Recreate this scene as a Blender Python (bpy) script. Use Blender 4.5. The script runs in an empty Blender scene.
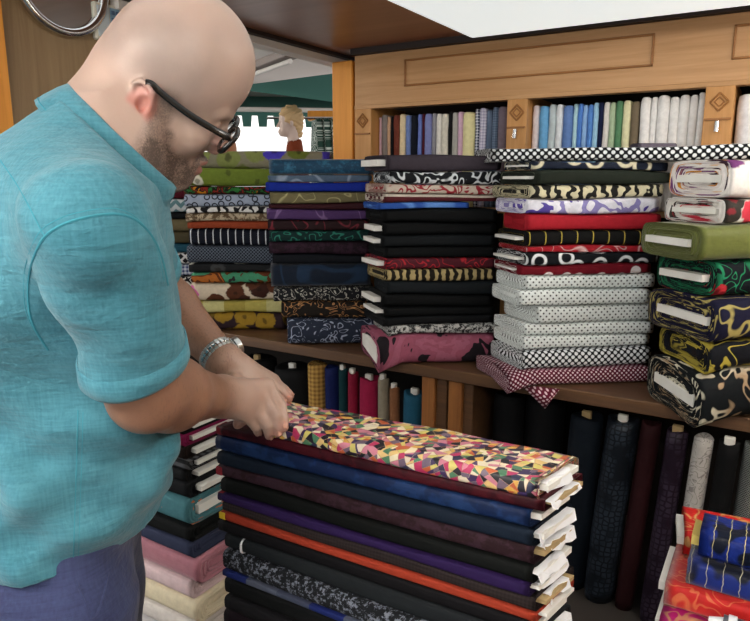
import bpy, math, random
import numpy as np
import openvdb
from mathutils import Vector, Matrix
from mathutils.bvhtree import BVHTree

random.seed(7)
SC = bpy.context.scene
COL = SC.collection
F = 660.0; P = math.radians(11.3); YW = math.radians(31.5); H = 1.5
CY, SY = math.cos(YW), math.sin(YW)

# measuring helpers used only to read sizes and distances from the photograph
def lv(px, py, t):
    """(right, forward, height) of a photo point at axis distance t"""
    u = (px - 375) / F; v = (310.5 - py) / F
    return np.array((u * t, (math.cos(P) + v * math.sin(P)) * t, H + (v * math.cos(P) - math.sin(P)) * t))
def wd(q):
    return np.array((q[0] * CY - q[1] * SY, q[0] * SY + q[1] * CY, q[2]))
def at_y(px, py, Y):
    q = wd(lv(px, py, 1.0)); t = Y / q[1]
    return wd(lv(px, py, t))

# ------------------------------------------------------------------ camera / view
cam = bpy.data.cameras.new('camera'); co = bpy.data.objects.new('camera', cam); COL.objects.link(co)
co.location = (0, 0, H); co.rotation_euler = (math.pi / 2 - P, 0, YW)
cam.sensor_width = 36; cam.lens = 36 * F / 750; cam.clip_start = .02; cam.clip_end = 100
SC.camera = co
SC.view_settings.view_transform = 'Standard'; SC.view_settings.look = 'None'
SC.view_settings.gamma = 1; SC.view_settings.use_curve_mapping = False
SC.view_settings.exposure = 0.14
SC.cycles.use_denoising = True
SC.cycles.max_bounces = 6

# ------------------------------------------------------------------ object helpers
def tag(o, label=None, cat=None, group=None, kind=None):
    if label: o['label'] = label
    if cat: o['category'] = cat
    if group: o['group'] = group
    if kind: o['kind'] = kind
    return o
def empty(name, loc, rz, label, cat, group=None):
    o = bpy.data.objects.new(name, None); COL.objects.link(o)
    o.empty_display_size = .05
    o.location = loc; o.rotation_euler = (0, 0, rz)
    return tag(o, label, cat, group)
def mesh_obj(name, V, Fc, mat, parent=None, uv=None, smooth=True, mats=None, fm=None):
    me = bpy.data.meshes.new(name)
    me.from_pydata([tuple(map(float, v)) for v in V], [], [tuple(f) for f in Fc]); me.update()
    if uv is not None:
        l = me.uv_layers.new(name='UVMap'); li = np.empty(len(me.loops), np.int32)
        me.loops.foreach_get('vertex_index', li)
        l.data.foreach_set('uv', np.asarray(uv, np.float32)[li].ravel())
    if smooth: me.polygons.foreach_set('use_smooth', [True] * len(me.polygons))
    for m in (mats or [mat]): me.materials.append(m)
    if fm is not None: me.polygons.foreach_set('material_index', fm)
    o = bpy.data.objects.new(name, me); COL.objects.link(o); o.parent = parent
    return o
class MB:
    """collects simple solids into one mesh"""
    def __init__(s): s.V = []; s.F = []
    def add(s, V, Fc):
        n = len(s.V); s.V += [tuple(v) for v in V]; s.F += [tuple(i + n for i in f) for f in Fc]
        return s
    def box(s, x0, x1, y0, y1, z0, z1, b=0.0, M=None):
        if b <= 0:
            V = [(x, y, z) for z in (z0, z1) for y in (y0, y1) for x in (x0, x1)]
            Fc = [(0, 2, 3, 1), (4, 5, 7, 6), (0, 1, 5, 4), (2, 6, 7, 3), (0, 4, 6, 2), (1, 3, 7, 5)]
        else:
            V = []; Fc = []
            for (z, i) in ((z0, b), (z0 + b, 0), (z1 - b, 0), (z1, b)):
                for (cx, cy, dx, dy) in ((x0, y0, 1, 1), (x1, y0, -1, 1), (x1, y1, -1, -1), (x0, y1, 1, -1)):
                    e = i; c = b
                    a1 = (cx + dx * (c + e * .0), cy + dy * e, z); a2 = (cx + dx * e, cy + dy * (c), z)
                    if (dx, dy) in ((1, 1), (-1, -1)): V += [a2, a1]
                    else: V += [a1, a2]
            n = 8
            for k in range(3):
                for i in range(n): Fc.append((k * n + i, k * n + (i + 1) % n, (k + 1) * n + (i + 1) % n, (k + 1) * n + i))
            Fc.append(tuple(range(n - 1, -1, -1))); Fc.append(tuple(range(3 * n, 4 * n)))
        if M is not None: V = [tuple(M @ Vector(v)) for v in V]
        return s.add(V, Fc)
    def tube(s, pts, r, seg=10, caps=True, flat=1.0):
        pts = [Vector(p) for p in pts]; n = len(pts); V = []; Fc = []
        rr = r if hasattr(r, '__len__') else [r] * n
        up = None
        for i, p in enumerate(pts):
            d = (pts[min(i + 1, n - 1)] - pts[max(i - 1, 0)]).normalized()
            if up is None: up = Vector((0, 0, 1)) if abs(d.z) < .9 else Vector((1, 0, 0))
            a = d.cross(up).normalized(); b = a.cross(d).normalized(); up = b
            for k in range(seg):
                t = 2 * math.pi * k / seg
                V.append(p + a * math.cos(t) * rr[i] + b * math.sin(t) * rr[i] * flat)
        for i in range(n - 1):
            for k in range(seg):
                Fc.append((i * seg + k, i * seg + (k + 1) % seg, (i + 1) * seg + (k + 1) % seg, (i + 1) * seg + k))
        if caps: Fc.append(tuple(range(seg - 1, -1, -1))); Fc.append(tuple(range((n - 1) * seg, n * seg)))
        return s.add(V, Fc)
    def torus(s, c, a, b, r, seg=48, q=10, sq=1.0):
        """ring in the plane of vectors a, b"""
        c = Vector(c); a = Vector(a); b = Vector(b); nrm = a.cross(b).normalized(); V = []; Fc = []
        for i in range(seg):
            t = 2 * math.pi * i / seg
            ca, sa = math.cos(t), math.sin(t)
            if sq != 1.0:
                ca = math.copysign(abs(ca) ** sq, ca); sa = math.copysign(abs(sa) ** sq, sa)
            p = c + a * ca + b * sa; rad = (a * ca + b * sa).normalized()
            for k in range(q):
                u = 2 * math.pi * k / q
                V.append(p + rad * math.cos(u) * r + nrm * math.sin(u) * r)
        for i in range(seg):
            for k in range(q):
                j = (i + 1) % seg
                Fc.append((i * q + k, i * q + (k + 1) % q, j * q + (k + 1) % q, j * q + k))
        return s.add(V, Fc)
    def build(s, name, mat, parent=None, smooth=False):
        o = mesh_obj(name, s.V, s.F, mat, parent, smooth=smooth)
        if smooth:
            o.data.set_sharp_from_angle(angle=math.radians(40))
        return o
def structure(o): o['kind'] = 'structure'; return o

# ------------------------------------------------------------------ materials
def lin(h):
    if isinstance(h, str):
        h = h.lstrip('#'); c = [int(h[i:i + 2], 16) / 255 for i in (0, 2, 4)]
        return tuple(x / 12.92 if x <= .04045 else ((x + .055) / 1.055) ** 2.4 for x in c) + (1,)
    return h
class NT:
    def __init__(s, name):
        s.m = bpy.data.materials.new(name); s.m.use_nodes = True
        s.t = s.m.node_tree; s.b = s.t.nodes['Principled BSDF']; s.out = s.t.nodes['Material Output']
    def n(s, typ, ins=None, **kw):
        x = s.t.nodes.new(typ)
        for k, v in kw.items(): setattr(x, k, v)
        for k, v in (ins or {}).items(): s.set(x.inputs[k], v)
        return x
    def set(s, inp, v):
        if isinstance(v, bpy.types.NodeSocket): s.t.links.new(v, inp)
        else: inp.default_value = v
    def math(s, op, a, b=0.0, c=0.0):
        x = s.n('ShaderNodeMath', operation=op); s.set(x.inputs[0], a); s.set(x.inputs[1], b); s.set(x.inputs[2], c)
        return x.outputs[0]
    def vm(s, op, a, b=(0, 0, 0)):
        x = s.n('ShaderNodeVectorMath', operation=op); s.set(x.inputs[0], a); s.set(x.inputs[1], b)
        return x.outputs['Vector']
    def scl(s, a, f):
        x = s.n('ShaderNodeVectorMath', operation='SCALE'); s.set(x.inputs[0], a); x.inputs['Scale'].default_value = f
        return x.outputs['Vector']
    def mix(s, f, a, b):
        x = s.n('ShaderNodeMix', data_type='RGBA'); s.set(x.inputs[0], f)
        s.set(x.inputs[6], a); s.set(x.inputs[7], b); return x.outputs[2]
    def ramp(s, f, stops, const=False):
        x = s.n('ShaderNodeValToRGB'); s.set(x.inputs[0], f); r = x.color_ramp
        r.interpolation = 'CONSTANT' if const else 'LINEAR'
        while len(r.elements) < len(stops): r.elements.new(.5)
        for e, (p, c) in zip(r.elements, stops): e.position = p
        for e, (p, c) in zip(r.elements, stops): e.color = lin(c)
        return x.outputs[0]
    def noise(s, v, sc, det=2.0, rough=.5, dist=0.0):
        x = s.n('ShaderNodeTexNoise', {'Vector': v, 'Scale': sc, 'Detail': det, 'Roughness': rough, 'Distortion': dist})
        return x
    def step(s, a, edge, soft=.02):
        x = s.n('ShaderNodeMapRange', {'Value': a, 'From Min': edge - soft, 'From Max': edge + soft}); return x.outputs[0]
    def uv(s): return s.n('ShaderNodeTexCoord').outputs['UV']
    def obj(s): return s.n('ShaderNodeTexCoord').outputs['Object']
    def xyz(s, v):
        x = s.n('ShaderNodeSeparateXYZ', {0: v}); return x.outputs
    def comb(s, x=0, y=0, z=0):
        return s.n('ShaderNodeCombineXYZ', {0: x, 1: y, 2: z}).outputs[0]
    def bump(s, h, dist=.001, st=.5):
        x = s.n('ShaderNodeBump', {'Height': h, 'Distance': dist, 'Strength': st}); s.set(s.b.inputs['Normal'], x.outputs[0])
    def fin(s, col, rough=.8, spec=.3, sheen=0.0, metal=0.0):
        s.set(s.b.inputs['Base Color'], col); s.set(s.b.inputs['Roughness'], rough)
        s.b.inputs['Specular IOR Level'].default_value = spec; s.b.inputs['Metallic'].default_value = metal
        if sheen: s.b.inputs['Sheen Weight'].default_value = sheen
        return s.m

def plain(name, c, rough=.6, spec=.4, metal=0.0, **k):
    t = NT(name); return t.fin(lin(c), rough, spec, metal=metal, **k)

_cnt = [0]
def fabric(kind, cols, s=1.0, rough=.75, sheen=.0, name=None, seed=None, spec=.14, **k):
    """cloth with a woven or printed pattern; s is the repeat in metres"""
    _cnt[0] += 1; sd = seed if seed is not None else _cnt[0] * 3.71
    t = NT(name or 'cloth_' + kind); cols = [lin(c) for c in cols]
    uv0 = t.uv(); uv = t.vm('ADD', uv0, (sd, sd * .37, 0)); u = t.scl(uv, 1.0 / s)
    bg = cols[0]
    X = t.xyz(u)
    if kind == 'solid':
        c = bg
    elif kind == 'dots':
        r = k.get('r', .3)
        def cell(off):
            a = t.vm('FRACTION', t.vm('ADD', u, (off, off, 0))); a = t.vm('SUBTRACT', a, (.5, .5, 0))
            a = t.vm('MULTIPLY', a, (1, 1, 0))
            x = t.n('ShaderNodeVectorMath', {0: a}, operation='LENGTH'); return x.outputs['Value']
        d = t.math('MINIMUM', cell(0), cell(.5)); c = t.mix(t.step(d, r, .05), cols[1], bg)
    elif kind == 'bigdots':
        v = t.n('ShaderNodeTexVoronoi', {'Vector': u, 'Scale': 1.0, 'Randomness': .55}, voronoi_dimensions='2D')
        c = t.mix(t.step(v.outputs['Distance'], k.get('r', .25), .02), cols[1], bg)
    elif kind == 'rings':
        v = t.n('ShaderNodeTexVoronoi', {'Vector': u, 'Scale': 1.0, 'Randomness': .6}, voronoi_dimensions='2D')
        d = t.math('ABSOLUTE', t.math('SUBTRACT', v.outputs['Distance'], .3)); c = t.mix(t.step(d, .07, .02), cols[1], bg)
    elif kind == 'curl':
        n = t.noise(u, 1.0, k.get('det', 1.0), .5, k.get('dist', .6))
        w = t.math('ABSOLUTE', t.math('SINE', t.math('MULTIPLY', n.outputs[0], k.get('f', 22.0))))
        m = t.step(w, k.get('w', .3), .12)
        fg = cols[1]
        if len(cols) > 2:
            n2 = t.noise(u, .6, 1.0); fg = t.mix(t.step(n2.outputs[0], .5, .05), cols[1], cols[2])
        c = t.mix(m, fg, bg)
    elif kind == 'flor':
        n = t.noise(u, 3.0, 2.0); q = t.vm('ADD', u, t.scl(n.outputs['Color'], k.get('wob', .35)))
        v = t.n('ShaderNodeTexVoronoi', {'Vector': q, 'Scale': 1.0, 'Randomness': .9}, voronoi_dimensions='2D')
        h = t.xyz(v.outputs['Color'])[0]
        m = len(cols) - 1
        fc = t.ramp(h, [(i / m, cols[i + 1]) for i in range(m)], True)
        d = v.outputs['Distance']
        inner = t.step(d, .12, .03); fc = t.mix(inner, t.mix(.6, fc, lin(k.get('eye', '#201810'))), fc)
        c = t.mix(t.step(d, k.get('r', .36), .03), fc, bg)
        if k.get('vine'):
            n3 = t.noise(u, 1.3, 1.0, .5, .5); w = t.math('ABSOLUTE', t.math('SINE', t.math('MULTIPLY', n3.outputs[0], 24.0)))
            c = t.mix(t.math('MULTIPLY', t.step(w, .25, .1), t.math('SUBTRACT', 1.0, t.step(d, k.get('r', .36), .03))), c, c) if False else \
                t.mix(t.math('MULTIPLY', t.math('SUBTRACT', 1.0, t.step(w, .25, .08)), t.step(d, k.get('r', .36), .03)), c, lin(k['vine']))
    elif kind == 'blotch':
        n = t.noise(u, 1.0, k.get('det', 2.0), .6, k.get('dist', 0.5)); m = len(cols)
        lo, hi = .3, .7
        c = t.ramp(n.outputs[0], [(0 if i == 0 else lo + (hi - lo) * i / m, cols[i]) for i in range(m)], True)
    elif kind == 'stripe':
        f = t.math('FRACT', X[0]); m = len(cols)
        wds = k.get('wd') or [i / m for i in range(m)]
        c = t.ramp(f, [(wds[i], cols[i]) for i in range(m)], True)
        if k.get('dash'):
            n = t.noise(u, 4.0, 0.0); c = t.mix(t.step(n.outputs[0], .45, .05), bg, c)
    elif kind == 'hstripe':
        f = t.math('FRACT', X[1]); m = len(cols); c = t.ramp(f, [(i / m, cols[i]) for i in range(m)], True)
    elif kind == 'check':
        a = t.n('ShaderNodeTexChecker', {'Vector': u, 'Scale': 1.0, 'Color1': bg, 'Color2': cols[1]}); c = a.outputs[0]
    elif kind == 'gingham':
        a = t.step(t.math('FRACT', X[0]), .5, .03); b = t.step(t.math('FRACT', X[1]), .5, .03)
        c = t.mix(t.math('MULTIPLY', t.math('ADD', a, b), .5), bg, cols[1])
    elif kind == 'lattice':
        a = t.math('ABSOLUTE', t.math('SUBTRACT', t.math('FRACT', t.math('ADD', X[0], X[1])), .5))
        b = t.math('ABSOLUTE', t.math('SUBTRACT', t.math('FRACT', t.math('SUBTRACT', X[0], X[1])), .5))
        m = t.step(t.math('MINIMUM', a, b), k.get('w', .12), .03); c = t.mix(m, cols[1], bg)
    elif kind == 'zebra':
        n = t.noise(u, 1.2, 1.0); q = t.math('SINE', t.math('ADD', t.math('MULTIPLY', X[0], 6.28), t.math('MULTIPLY', n.outputs[0], k.get('amp', 14.0))))
        c = t.mix(t.step(q, 0.0, .15), bg, cols[1])
    elif kind == 'zig':
        a = t.math('ABSOLUTE', t.math('SUBTRACT', t.math('FRACT', X[0]), .5))
        f = t.math('FRACT', t.math('ADD', X[1], a)); c = t.mix(t.step(f, .5, .04), bg, cols[1])
    elif kind == 'speck':
        n = t.noise(u, 1.0, 3.0, .8); c = t.mix(t.step(n.outputs[0], k.get('e', .5), k.get('soft', .04)), bg, cols[1])
    elif kind == 'patch':
        v = t.n('ShaderNodeTexVoronoi', {'Vector': u, 'Scale': 1.0, 'Randomness': .9}, voronoi_dimensions='2D')
        hh = t.xyz(v.outputs['Color']); m = len(cols); dl = t.xyz(t.vm('SUBTRACT', u, v.outputs['Position']))
        ang = t.math('MULTIPLY', hh[1], 6.283)
        def half(off):
            a_ = t.math('ADD', ang, off)
            return t.step(t.math('ADD', t.math('MULTIPLY', dl[0], t.math('COSINE', a_)), t.math('MULTIPLY', dl[1], t.math('SINE', a_))), 0.0, .02)
        n = t.math('FRACT', t.math('ADD', hh[0], t.math('ADD', t.math('MULTIPLY', half(0.0), .37), t.math('MULTIPLY', half(1.9), .23))))
        c = t.ramp(n, [(i / m, cols[i]) for i in range(m)], True)
    elif kind == 'croc':
        v = t.n('ShaderNodeTexVoronoi', {'Vector': u, 'Scale': 1.0, 'Randomness': .5}, voronoi_dimensions='2D', feature='DISTANCE_TO_EDGE', )
        n = t.noise(u, .25, 1.0)
        m = t.math('MULTIPLY', t.step(v.outputs[0], .14, .05), t.step(n.outputs[0], .47, .06))
        c = t.mix(m, bg, cols[1])
    elif kind == 'seams':
        f = t.math('FRACT', X[0]); n = t.noise(u, 1.5, 1.0)
        w = t.math('ABSOLUTE', t.math('SUBTRACT', t.math('FRACT', t.math('ADD', X[0], t.math('MULTIPLY', n.outputs[0], .25))), .5))
        c = t.mix(t.step(w, .022, .012), cols[1], t.mix(t.step(t.noise(u, .7, 0.0).outputs[0], .45, .04), bg, cols[-1]))
    # yarn: small tone variation and a fine weave relief
    nz = t.noise(uv0, 60.0, 3.0, .6)
    c2 = t.n('ShaderNodeHueSaturation', {'Color': c, 'Value': t.n('ShaderNodeMapRange', {'Value': nz.outputs[0], 'To Min': .78, 'To Max': 1.22}).outputs[0]}).outputs[0]
    fine = t.noise(t.vm('MULTIPLY', uv0, (1, .35, 1)), 900.0, 1.0)
    wr = t.noise(t.vm('MULTIPLY', uv, (.6, 1.5, 1)), 14.0, 3.0, .6)
    t.bump(t.math('ADD', t.math('MULTIPLY', fine.outputs[0], .08), wr.outputs[0]), k.get('bd', .006), .55)
    return t.fin(c2, rough, spec, sheen)

def wood(name, c1, c2, rough=.45, axis=0, sc=1.0, spec=.4):
    t = NT(name); o = t.obj(); st = [22.0, 22.0, 22.0]; st[axis] = 1.2
    v = t.vm('MULTIPLY', o, tuple(x * sc for x in st))
    n = t.noise(v, 1.6, 6.0, .65, .8); n2 = t.noise(o, 1.4, 2.0)
    c = t.ramp(n.outputs[0], [(.3, c1), (.7, c2)])
    c = t.n('ShaderNodeHueSaturation', {'Color': c, 'Value': t.n('ShaderNodeMapRange', {'Value': n2.outputs[0], 'To Min': .88, 'To Max': 1.12}).outputs[0]}).outputs[0]
    t.bump(n.outputs[0], .001, .25)
    return t.fin(c, rough, spec)
def emis(name, c, st, base='#e8ecec'):
    t = NT(name); t.b.inputs['Emission Color'].default_value = lin(c); t.b.inputs['Emission Strength'].default_value = st
    return t.fin(lin(base), .4)

M = {}
M['oak'] = wood('honey_oak', '#ae8252', '#c4986a', axis=0)
M['oak_v'] = wood('honey_oak_upright', '#b07c40', '#c6935a', axis=2)
M['oak_dark'] = wood('oak_moulding', '#8a5a2c', '#a06c38', axis=0)
M['orange'] = wood('orange_and_lit_wood', '#d08628', '#e69c3c', axis=2)
M['shelf'] = wood('brown_shelf_wood', '#4a3526', '#66492f', axis=0)
M['post'] = wood('shelf_post_wood', '#7a4c26', '#9a6636', axis=2)
M['ceil'] = wood('ceiling_veneer', '#8a5840', '#9c6a50', axis=0, sc=.4, rough=.35)
M['panel'] = wood('wall_veneer', '#82694a', '#98805e', axis=2, rough=.5)
M['dark_strip'] = plain('dark_strip', '#2a1f1c', .6)
M['floor'] = plain('grey_floor', '#3a3633', .5)
M['back'] = plain('dark_backing', '#191410', .9)
M['white'] = plain('white_paint', '#e4e0da', .6)
M['hallceil'] = plain('hall_ceiling', '#efe4de', .7)
M['chrome'] = plain('chrome', '#d8dadb', .18, .5, 1.0)
M['mirror'] = plain('mirror_glass', '#e8eeee', .02, .5, 1.0)
M['board'] = NT('white_card'); _t = M['board']; M['board'] = _t.fin(_t.mix(_t.noise(_t.obj(), 9.0, 3.0).outputs[0], lin('#b9b8ae'), lin('#f0f0ec')), .8)
M['kraft'] = plain('brown_card', '#a08a62', .85)
M['paper'] = plain('white_paper', '#dfe2e6', .75)
M['plastic'] = plain('cream_plastic', '#d8d4c4', .4)
M['blue_plastic'] = plain('blue_plastic', '#8fb2c8', .35)
M['black'] = plain('black_plastic', '#0b0b0c', .25, .6)
# ------------------------------------------------------------------ the room
def sbox(name, a, mat, b=0.0, kind=True):
    o = MB().box(*a, b=b).build(name, mat)
    return structure(o) if kind else o
sbox('floor', (-9, 2.4, -2.2, 8, -.05, 0), M['floor'])
sbox('ceiling', (-1.80, 1.6, -1.4, 3.0, 2.06, 2.12), M['ceil'])
sbox('wall_back', (-1.72, 1.6, 2.95, 3.0, 0, 2.06), M['back'])
sbox('wall_right', (1.6, 1.65, -1.4, 3.0, 0, 2.12), M['panel'])
sbox('wall_left', (-1.93, -1.87, 1.09, 1.50, 0, 2.6), M['panel'])
# door jamb at the near end of the left wall
sbox('trim_1', (-1.95, -1.84, .93, 1.09, 0, 2.6), M['orange'])
# dark strip along the ceiling edge and cream header beyond it
sbox('trim_2', (-1.825, -1.795, 1.46, 2.95, 2.045, 2.125), M['dark_strip'])
sbox('trim_3', (-1.90, -1.83, 1.46, 2.95, 2.02, 2.15), M['white'])
sbox('strip_4', (-1.70, 1.6, 2.565, 2.60, 2.035, 2.06), M['dark_strip'])  # dark strip where the ceiling meets the fascia
sbox('ceiling_hall', (-9, -1.93, .2, 7.5, 2.55, 2.6), M['hallceil'])
sbox('wall_hall', (-6.5, -1.72, 2.95, 2.98, 0, 1.35), M['back'])

# cabinet: fascia with a routed panel, pillars with diamonds, shelf board
FY = 2.60
cab = empty('fabric_cabinet', (-.1, FY + .17, 0), 0, 'honey oak wall cabinet with routed fascia panel and diamond-carved pillars above the bolts', 'cabinet')
def cb(name, x0, x1, y0, y1, z0, z1, mat, b=.002, par=None):
    ox, oy = (-.1, FY + .17)
    o = MB().box(x0 - ox, x1 - ox, y0 - oy, y1 - oy, z0, z1, b=b).build(name, mat, par or cab, smooth=False)
    return o
fas = cb('fascia', -1.70, 1.55, FY, FY + .04, 1.805, 2.035, M['oak'])
def moulding(x0, x1, z0, z1, w=.008, y=FY):
    m = MB(); ox, oy = -.1, FY + .17
    for a in ((x0, x1, z0, z0 + w), (x0, x1, z1 - w, z1), (x0, x0 + w, z0, z1), (x1 - w, x1, z0, z1)):
        m.box(a[0] - ox, a[1] - ox, y - .007 - oy, y + .002 - oy, a[2], a[3], b=.002)
    return m.build('panel_moulding', M['oak_dark'], cab)
moulding(-1.445, -.445, 1.888, 1.998); moulding(-.20, 1.1, 1.888, 1.998)
cb('rail', -1.70, 1.55, FY - .006, FY + .02, 1.805, 1.822, M['oak'])
PIL = [(-1.70, -1.612), (-.976, -.895), (-.268, -.178), (.45, .54)]
for (a, b_) in PIL:
    p = cb('pillar', a, b_, FY - .004, FY + .35, .79, 1.82, M['oak_v'])
    cx = (a + b_) / 2; ox, oy = -.1, FY + .17; zc = 1.755
    m = MB()
    for (s, w) in ((.030, .006), (.016, .004)):
        pts = [(cx, zc + s), (cx + s * .95, zc), (cx, zc - s), (cx - s * .95, zc)]
        for i in range(4):
            q0, q1 = pts[i], pts[(i + 1) % 4]
            m.tube([(q0[0] - ox, FY - .006 - oy, q0[1]), (q1[0] - ox, FY - .006 - oy, q1[1])], w * .6, 6)
    m.build('diamond_carving', M['oak_dark'], p)
    cb('ledge', a + .004, b_ - .004, FY - .014, FY, 1.695, 1.702, M['oak_dark'], .001, p)
    if a > -1.6:
        m = MB().tube([(cx - ox, FY - .004 - oy, 1.685), (cx - ox, FY - .02 - oy, 1.675)], .006, 10)
        m.tube([(cx - ox, FY - .018 - oy, 1.69), (cx - ox, FY - .024 - oy, 1.655)], .008, 10)
        m.build('shelf_clip', M['chrome'], p, smooth=True)
cb('cubby_floor', -1.69, 1.55, FY + .01, FY + .34, 1.36, 1.38, M['oak'])
cb('cubby_lining', -1.69, 1.55, FY + .31, FY + .345, .80, 2.03, M['back'])
# corner post, its stronger orange put in for the light on it
po = MB().box(-1.825, -1.715, 2.60, 2.70, .79, 2.02, b=.004).build('corner_post', M['orange'])
tag(po, 'corner post coloured brighter orange for the light on it, left end of wall cabinet', 'post')

# long display shelf with plank, legs and inner posts
sh = empty('display_shelf', (-.9, 2.55, 0), 0, 'long brown wooden shelf carrying the folded stacks, standing rolls beneath', 'shelf')
MB().box(-2.9, 1.9, -.35, .38, .745, .79, b=.003).build('plank', M['shelf'], sh)
for (x0, x1) in ((-1.145, -1.045), (-1.03, -.935)):
    MB().box(x0 + .9, x0 + .9 + .055, -.33, .3, 0, .745, b=.003).build('post', M['post'], sh)
    MB().box(x0 + .9 + .055, x1 + .9, -.31, .3, 0, .745, b=.003).build('post', M['shelf'], sh)
for x in (-2.85, 1.85): MB().box(x - .03, x + .03, -.33, .3, 0, .745, b=.003).build('post', M['post'], sh)

# ceiling lamp: frosted wraparound diffuser
M['diff'] = emis('frosted_diffuser', '#eef4f2', .68)
M['tube'] = emis('lit_fluorescent_tube', '#fff8ee', 62.0)
def frus(x0, x1, y0, y1, z0, z1, ins):
    V = [(x0, y0, z1), (x1, y0, z1), (x1, y1, z1), (x0, y1, z1), (x0 + ins, y0 + ins, z0), (x1 - ins, y0 + ins, z0), (x1 - ins, y1 - ins, z0), (x0 + ins, y1 - ins, z0)]
    return V, [(0, 1, 5, 4), (1, 2, 6, 5), (2, 3, 7, 6), (3, 0, 4, 7), (4, 5, 6, 7), (3, 2, 1, 0)]
lamp = empty('ceiling_lamp', (-.35, 1.35, 2.06), 0, 'frosted white square ceiling lamp above the shelf stacks', 'ceiling light')
V, Fc = frus(-.75, .75, -1.0, 1.05, -.07, -.006, .09)
o = MB().add(V, Fc).build('diffuser', M['diff'], lamp)
bv = o.modifiers.new('b', 'BEVEL'); bv.width = .012; bv.segments = 3
MB().box(-.765, .765, -1.015, 1.065, -.006, 0).build('base_plate', M['white'], lamp)
def batten(x, y, L, label, ax='x'):
    e = empty('ceiling_batten', (x, y, 2.06), 0 if ax == 'x' else math.pi / 2, label, 'ceiling light', 'fluorescent battens over the shop entrance')
    MB().box(-L / 2, L / 2, -.06, .06, -.05, 0, b=.006).build('housing', M['white'], e)
    for s in (-1, 1):
        MB().tube([(-L / 2 + .02, s * .035, -.068), (L / 2 - .02, s * .035, -.068)], .014, 12).build('tube', M['tube'], e, smooth=True)
        for q in (-1, 1): MB().box(q * (L / 2 - .02) - .01, q * (L / 2 - .02) + .01, s * .035 - .016, s * .035 + .016, -.085, -.045, b=.003).build('lampholder', M['white'], e)
batten(-.75, -.45, 1.2, 'white twin-tube batten behind the viewer, left one')
batten(.75, -.3, 1.2, 'white twin-tube batten behind the viewer, right one')
batten(.78, 1.7, 1.2, 'white twin-tube batten near the right wall', 'y')

for i_, (x_, y_, l_) in enumerate(((-4.4, 1.2, 'added white twin-tube batten, out of view, brightening the hall nearer the opening'), (-5.4, 3.0, 'added white twin-tube batten, out of view, brightening the hall deeper in'))):  # unseen battens added only to brighten the hall
    batten(x_, y_, 1.2, l_, 'y'); bpy.context.view_layer.update(); [o for o in COL.objects if o.get('label') == l_][0].location.z = 2.55
# round mirror and wall controller on the left wall
mc = Vector((-1.87, 1.284, 2.064)); mr = empty('round_mirror', mc, 0, 'round mirror in a broad chrome frame on the left wall', 'mirror')
MB().torus((.018, 0, 0), (0, .142, 0), (0, 0, .142), .0135, 64, 12).build('frame', M['chrome'], mr, smooth=True)
V = [(.012, 0, 0)] + [(.012, .142 * math.cos(i * math.pi / 24), .142 * math.sin(i * math.pi / 24)) for i in range(48)]
mesh_obj('glass', V, [(0, i + 1, (i + 1) % 48 + 1) for i in range(48)], M['mirror'], mr, smooth=False)
MB().tube([(0, 0, 0), (.010, 0, 0)], .142, 48).build('backing', M['black'], mr)
wc = empty('wall_controller', (-1.87, 1.432, 1.975), 0, 'small cream wall controller with blue-grey keypad beside the mirror', 'controller')
MB().box(0, .022, -.048, .048, -.055, .055, b=.005).build('case', M['plastic'], wc)
MB().box(.021, .025, -.04, .002, -.045, .045, b=.001).build('display', plain('pale_label', '#c9d6dc', .5), wc)
kp = MB().box(.021, .024, .006, .042, -.045, .045, b=.001).build('keypad', M['blue_plastic'], wc)
for i in range(4):
    for j in range(2): MB().box(.024, .028, .009 + j * .017, .021 + j * .017, -.038 + i * .021, -.026 + i * .021, b=.001).build('key', plain('key_blue', '#51708f', .5), kp)

# ------------------------------------------------------------------ the hall beyond the opening
hp = MB().box(-.22, .22, -.5, .5, -.02, .02, b=.004).build('ceiling_board', wood('pink_brown_board', '#9c6a48', '#b88a68'))
q = wd(lv(262, 47, 3.6)); hp.location = (q[0], q[1], 2.53); hp.rotation_euler = (0, 0, .5)
tag(hp, 'brown wooden board fixed under the white hall ceiling', 'board')
q = wd(lv(262, 76, 4.6))
hb = empty('hall_lamp', (q[0], q[1], q[2] + .05), 1.1, 'dark-edged fluorescent fixture hanging in the hall beyond the opening', 'ceiling light')
MB().box(-.05, .05, -.5, .5, 0, .05, b=.005).build('housing', plain('lamp_grey', '#7c706a', .5), hb)
MB().tube([(0, -.48, -.02), (0, .48, -.02)], .016, 12).build('tube', M['white'], hb, smooth=True)
for s in (-1, 1): MB().tube([(0, s * .35, .05), (0, s * .35, 2.55 - q[2] - .05)], .005, 8).build('hanger', M['chrome'], hb)

M['awn'] = fabric('solid', ['#4a7870'], rough=.7)
# awning: a sloping canvas slab with a scalloped valance, width along the view's right
def scallop(w, n, h, d):
    V = []; Fc = []; K = n * 14
    for side in (0, 1):
        for i in range(K + 1):
            x = -w / 2 + w * i / K; ph = (i % 14) / 14.0
            z = -h if ph < .55 else -h * .35
            V += [(x, side * d, 0), (x, side * d, z)]
    m = 2 * (K + 1)
    for i in range(K):
        a = 2 * i; Fc += [(a, a + 1, a + 3, a + 2), (m + a, m + a + 2, m + a + 3, m + a + 1), (a + 1, m + a + 1, m + a + 3, a + 3), (a, a + 2, m + a + 2, m + a)]
    return V, Fc
q = wd(lv(290, 110, 8.0))
aw = empty('market_awning', (q[0], q[1], q[2]), YW + .12, 'dark green market awning with a scalloped valance beyond the opening', 'awning')
V, Fc = scallop(3.4, 18, .20, .01); mesh_obj('valance', V, Fc, M['awn'], aw, smooth=False)
MB().box(-1.7, 1.7, 0, 1.6, 0, .012, M=Matrix.Rotation(.30, 4, 'X')).build('canopy', M['awn'], aw)
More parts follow.
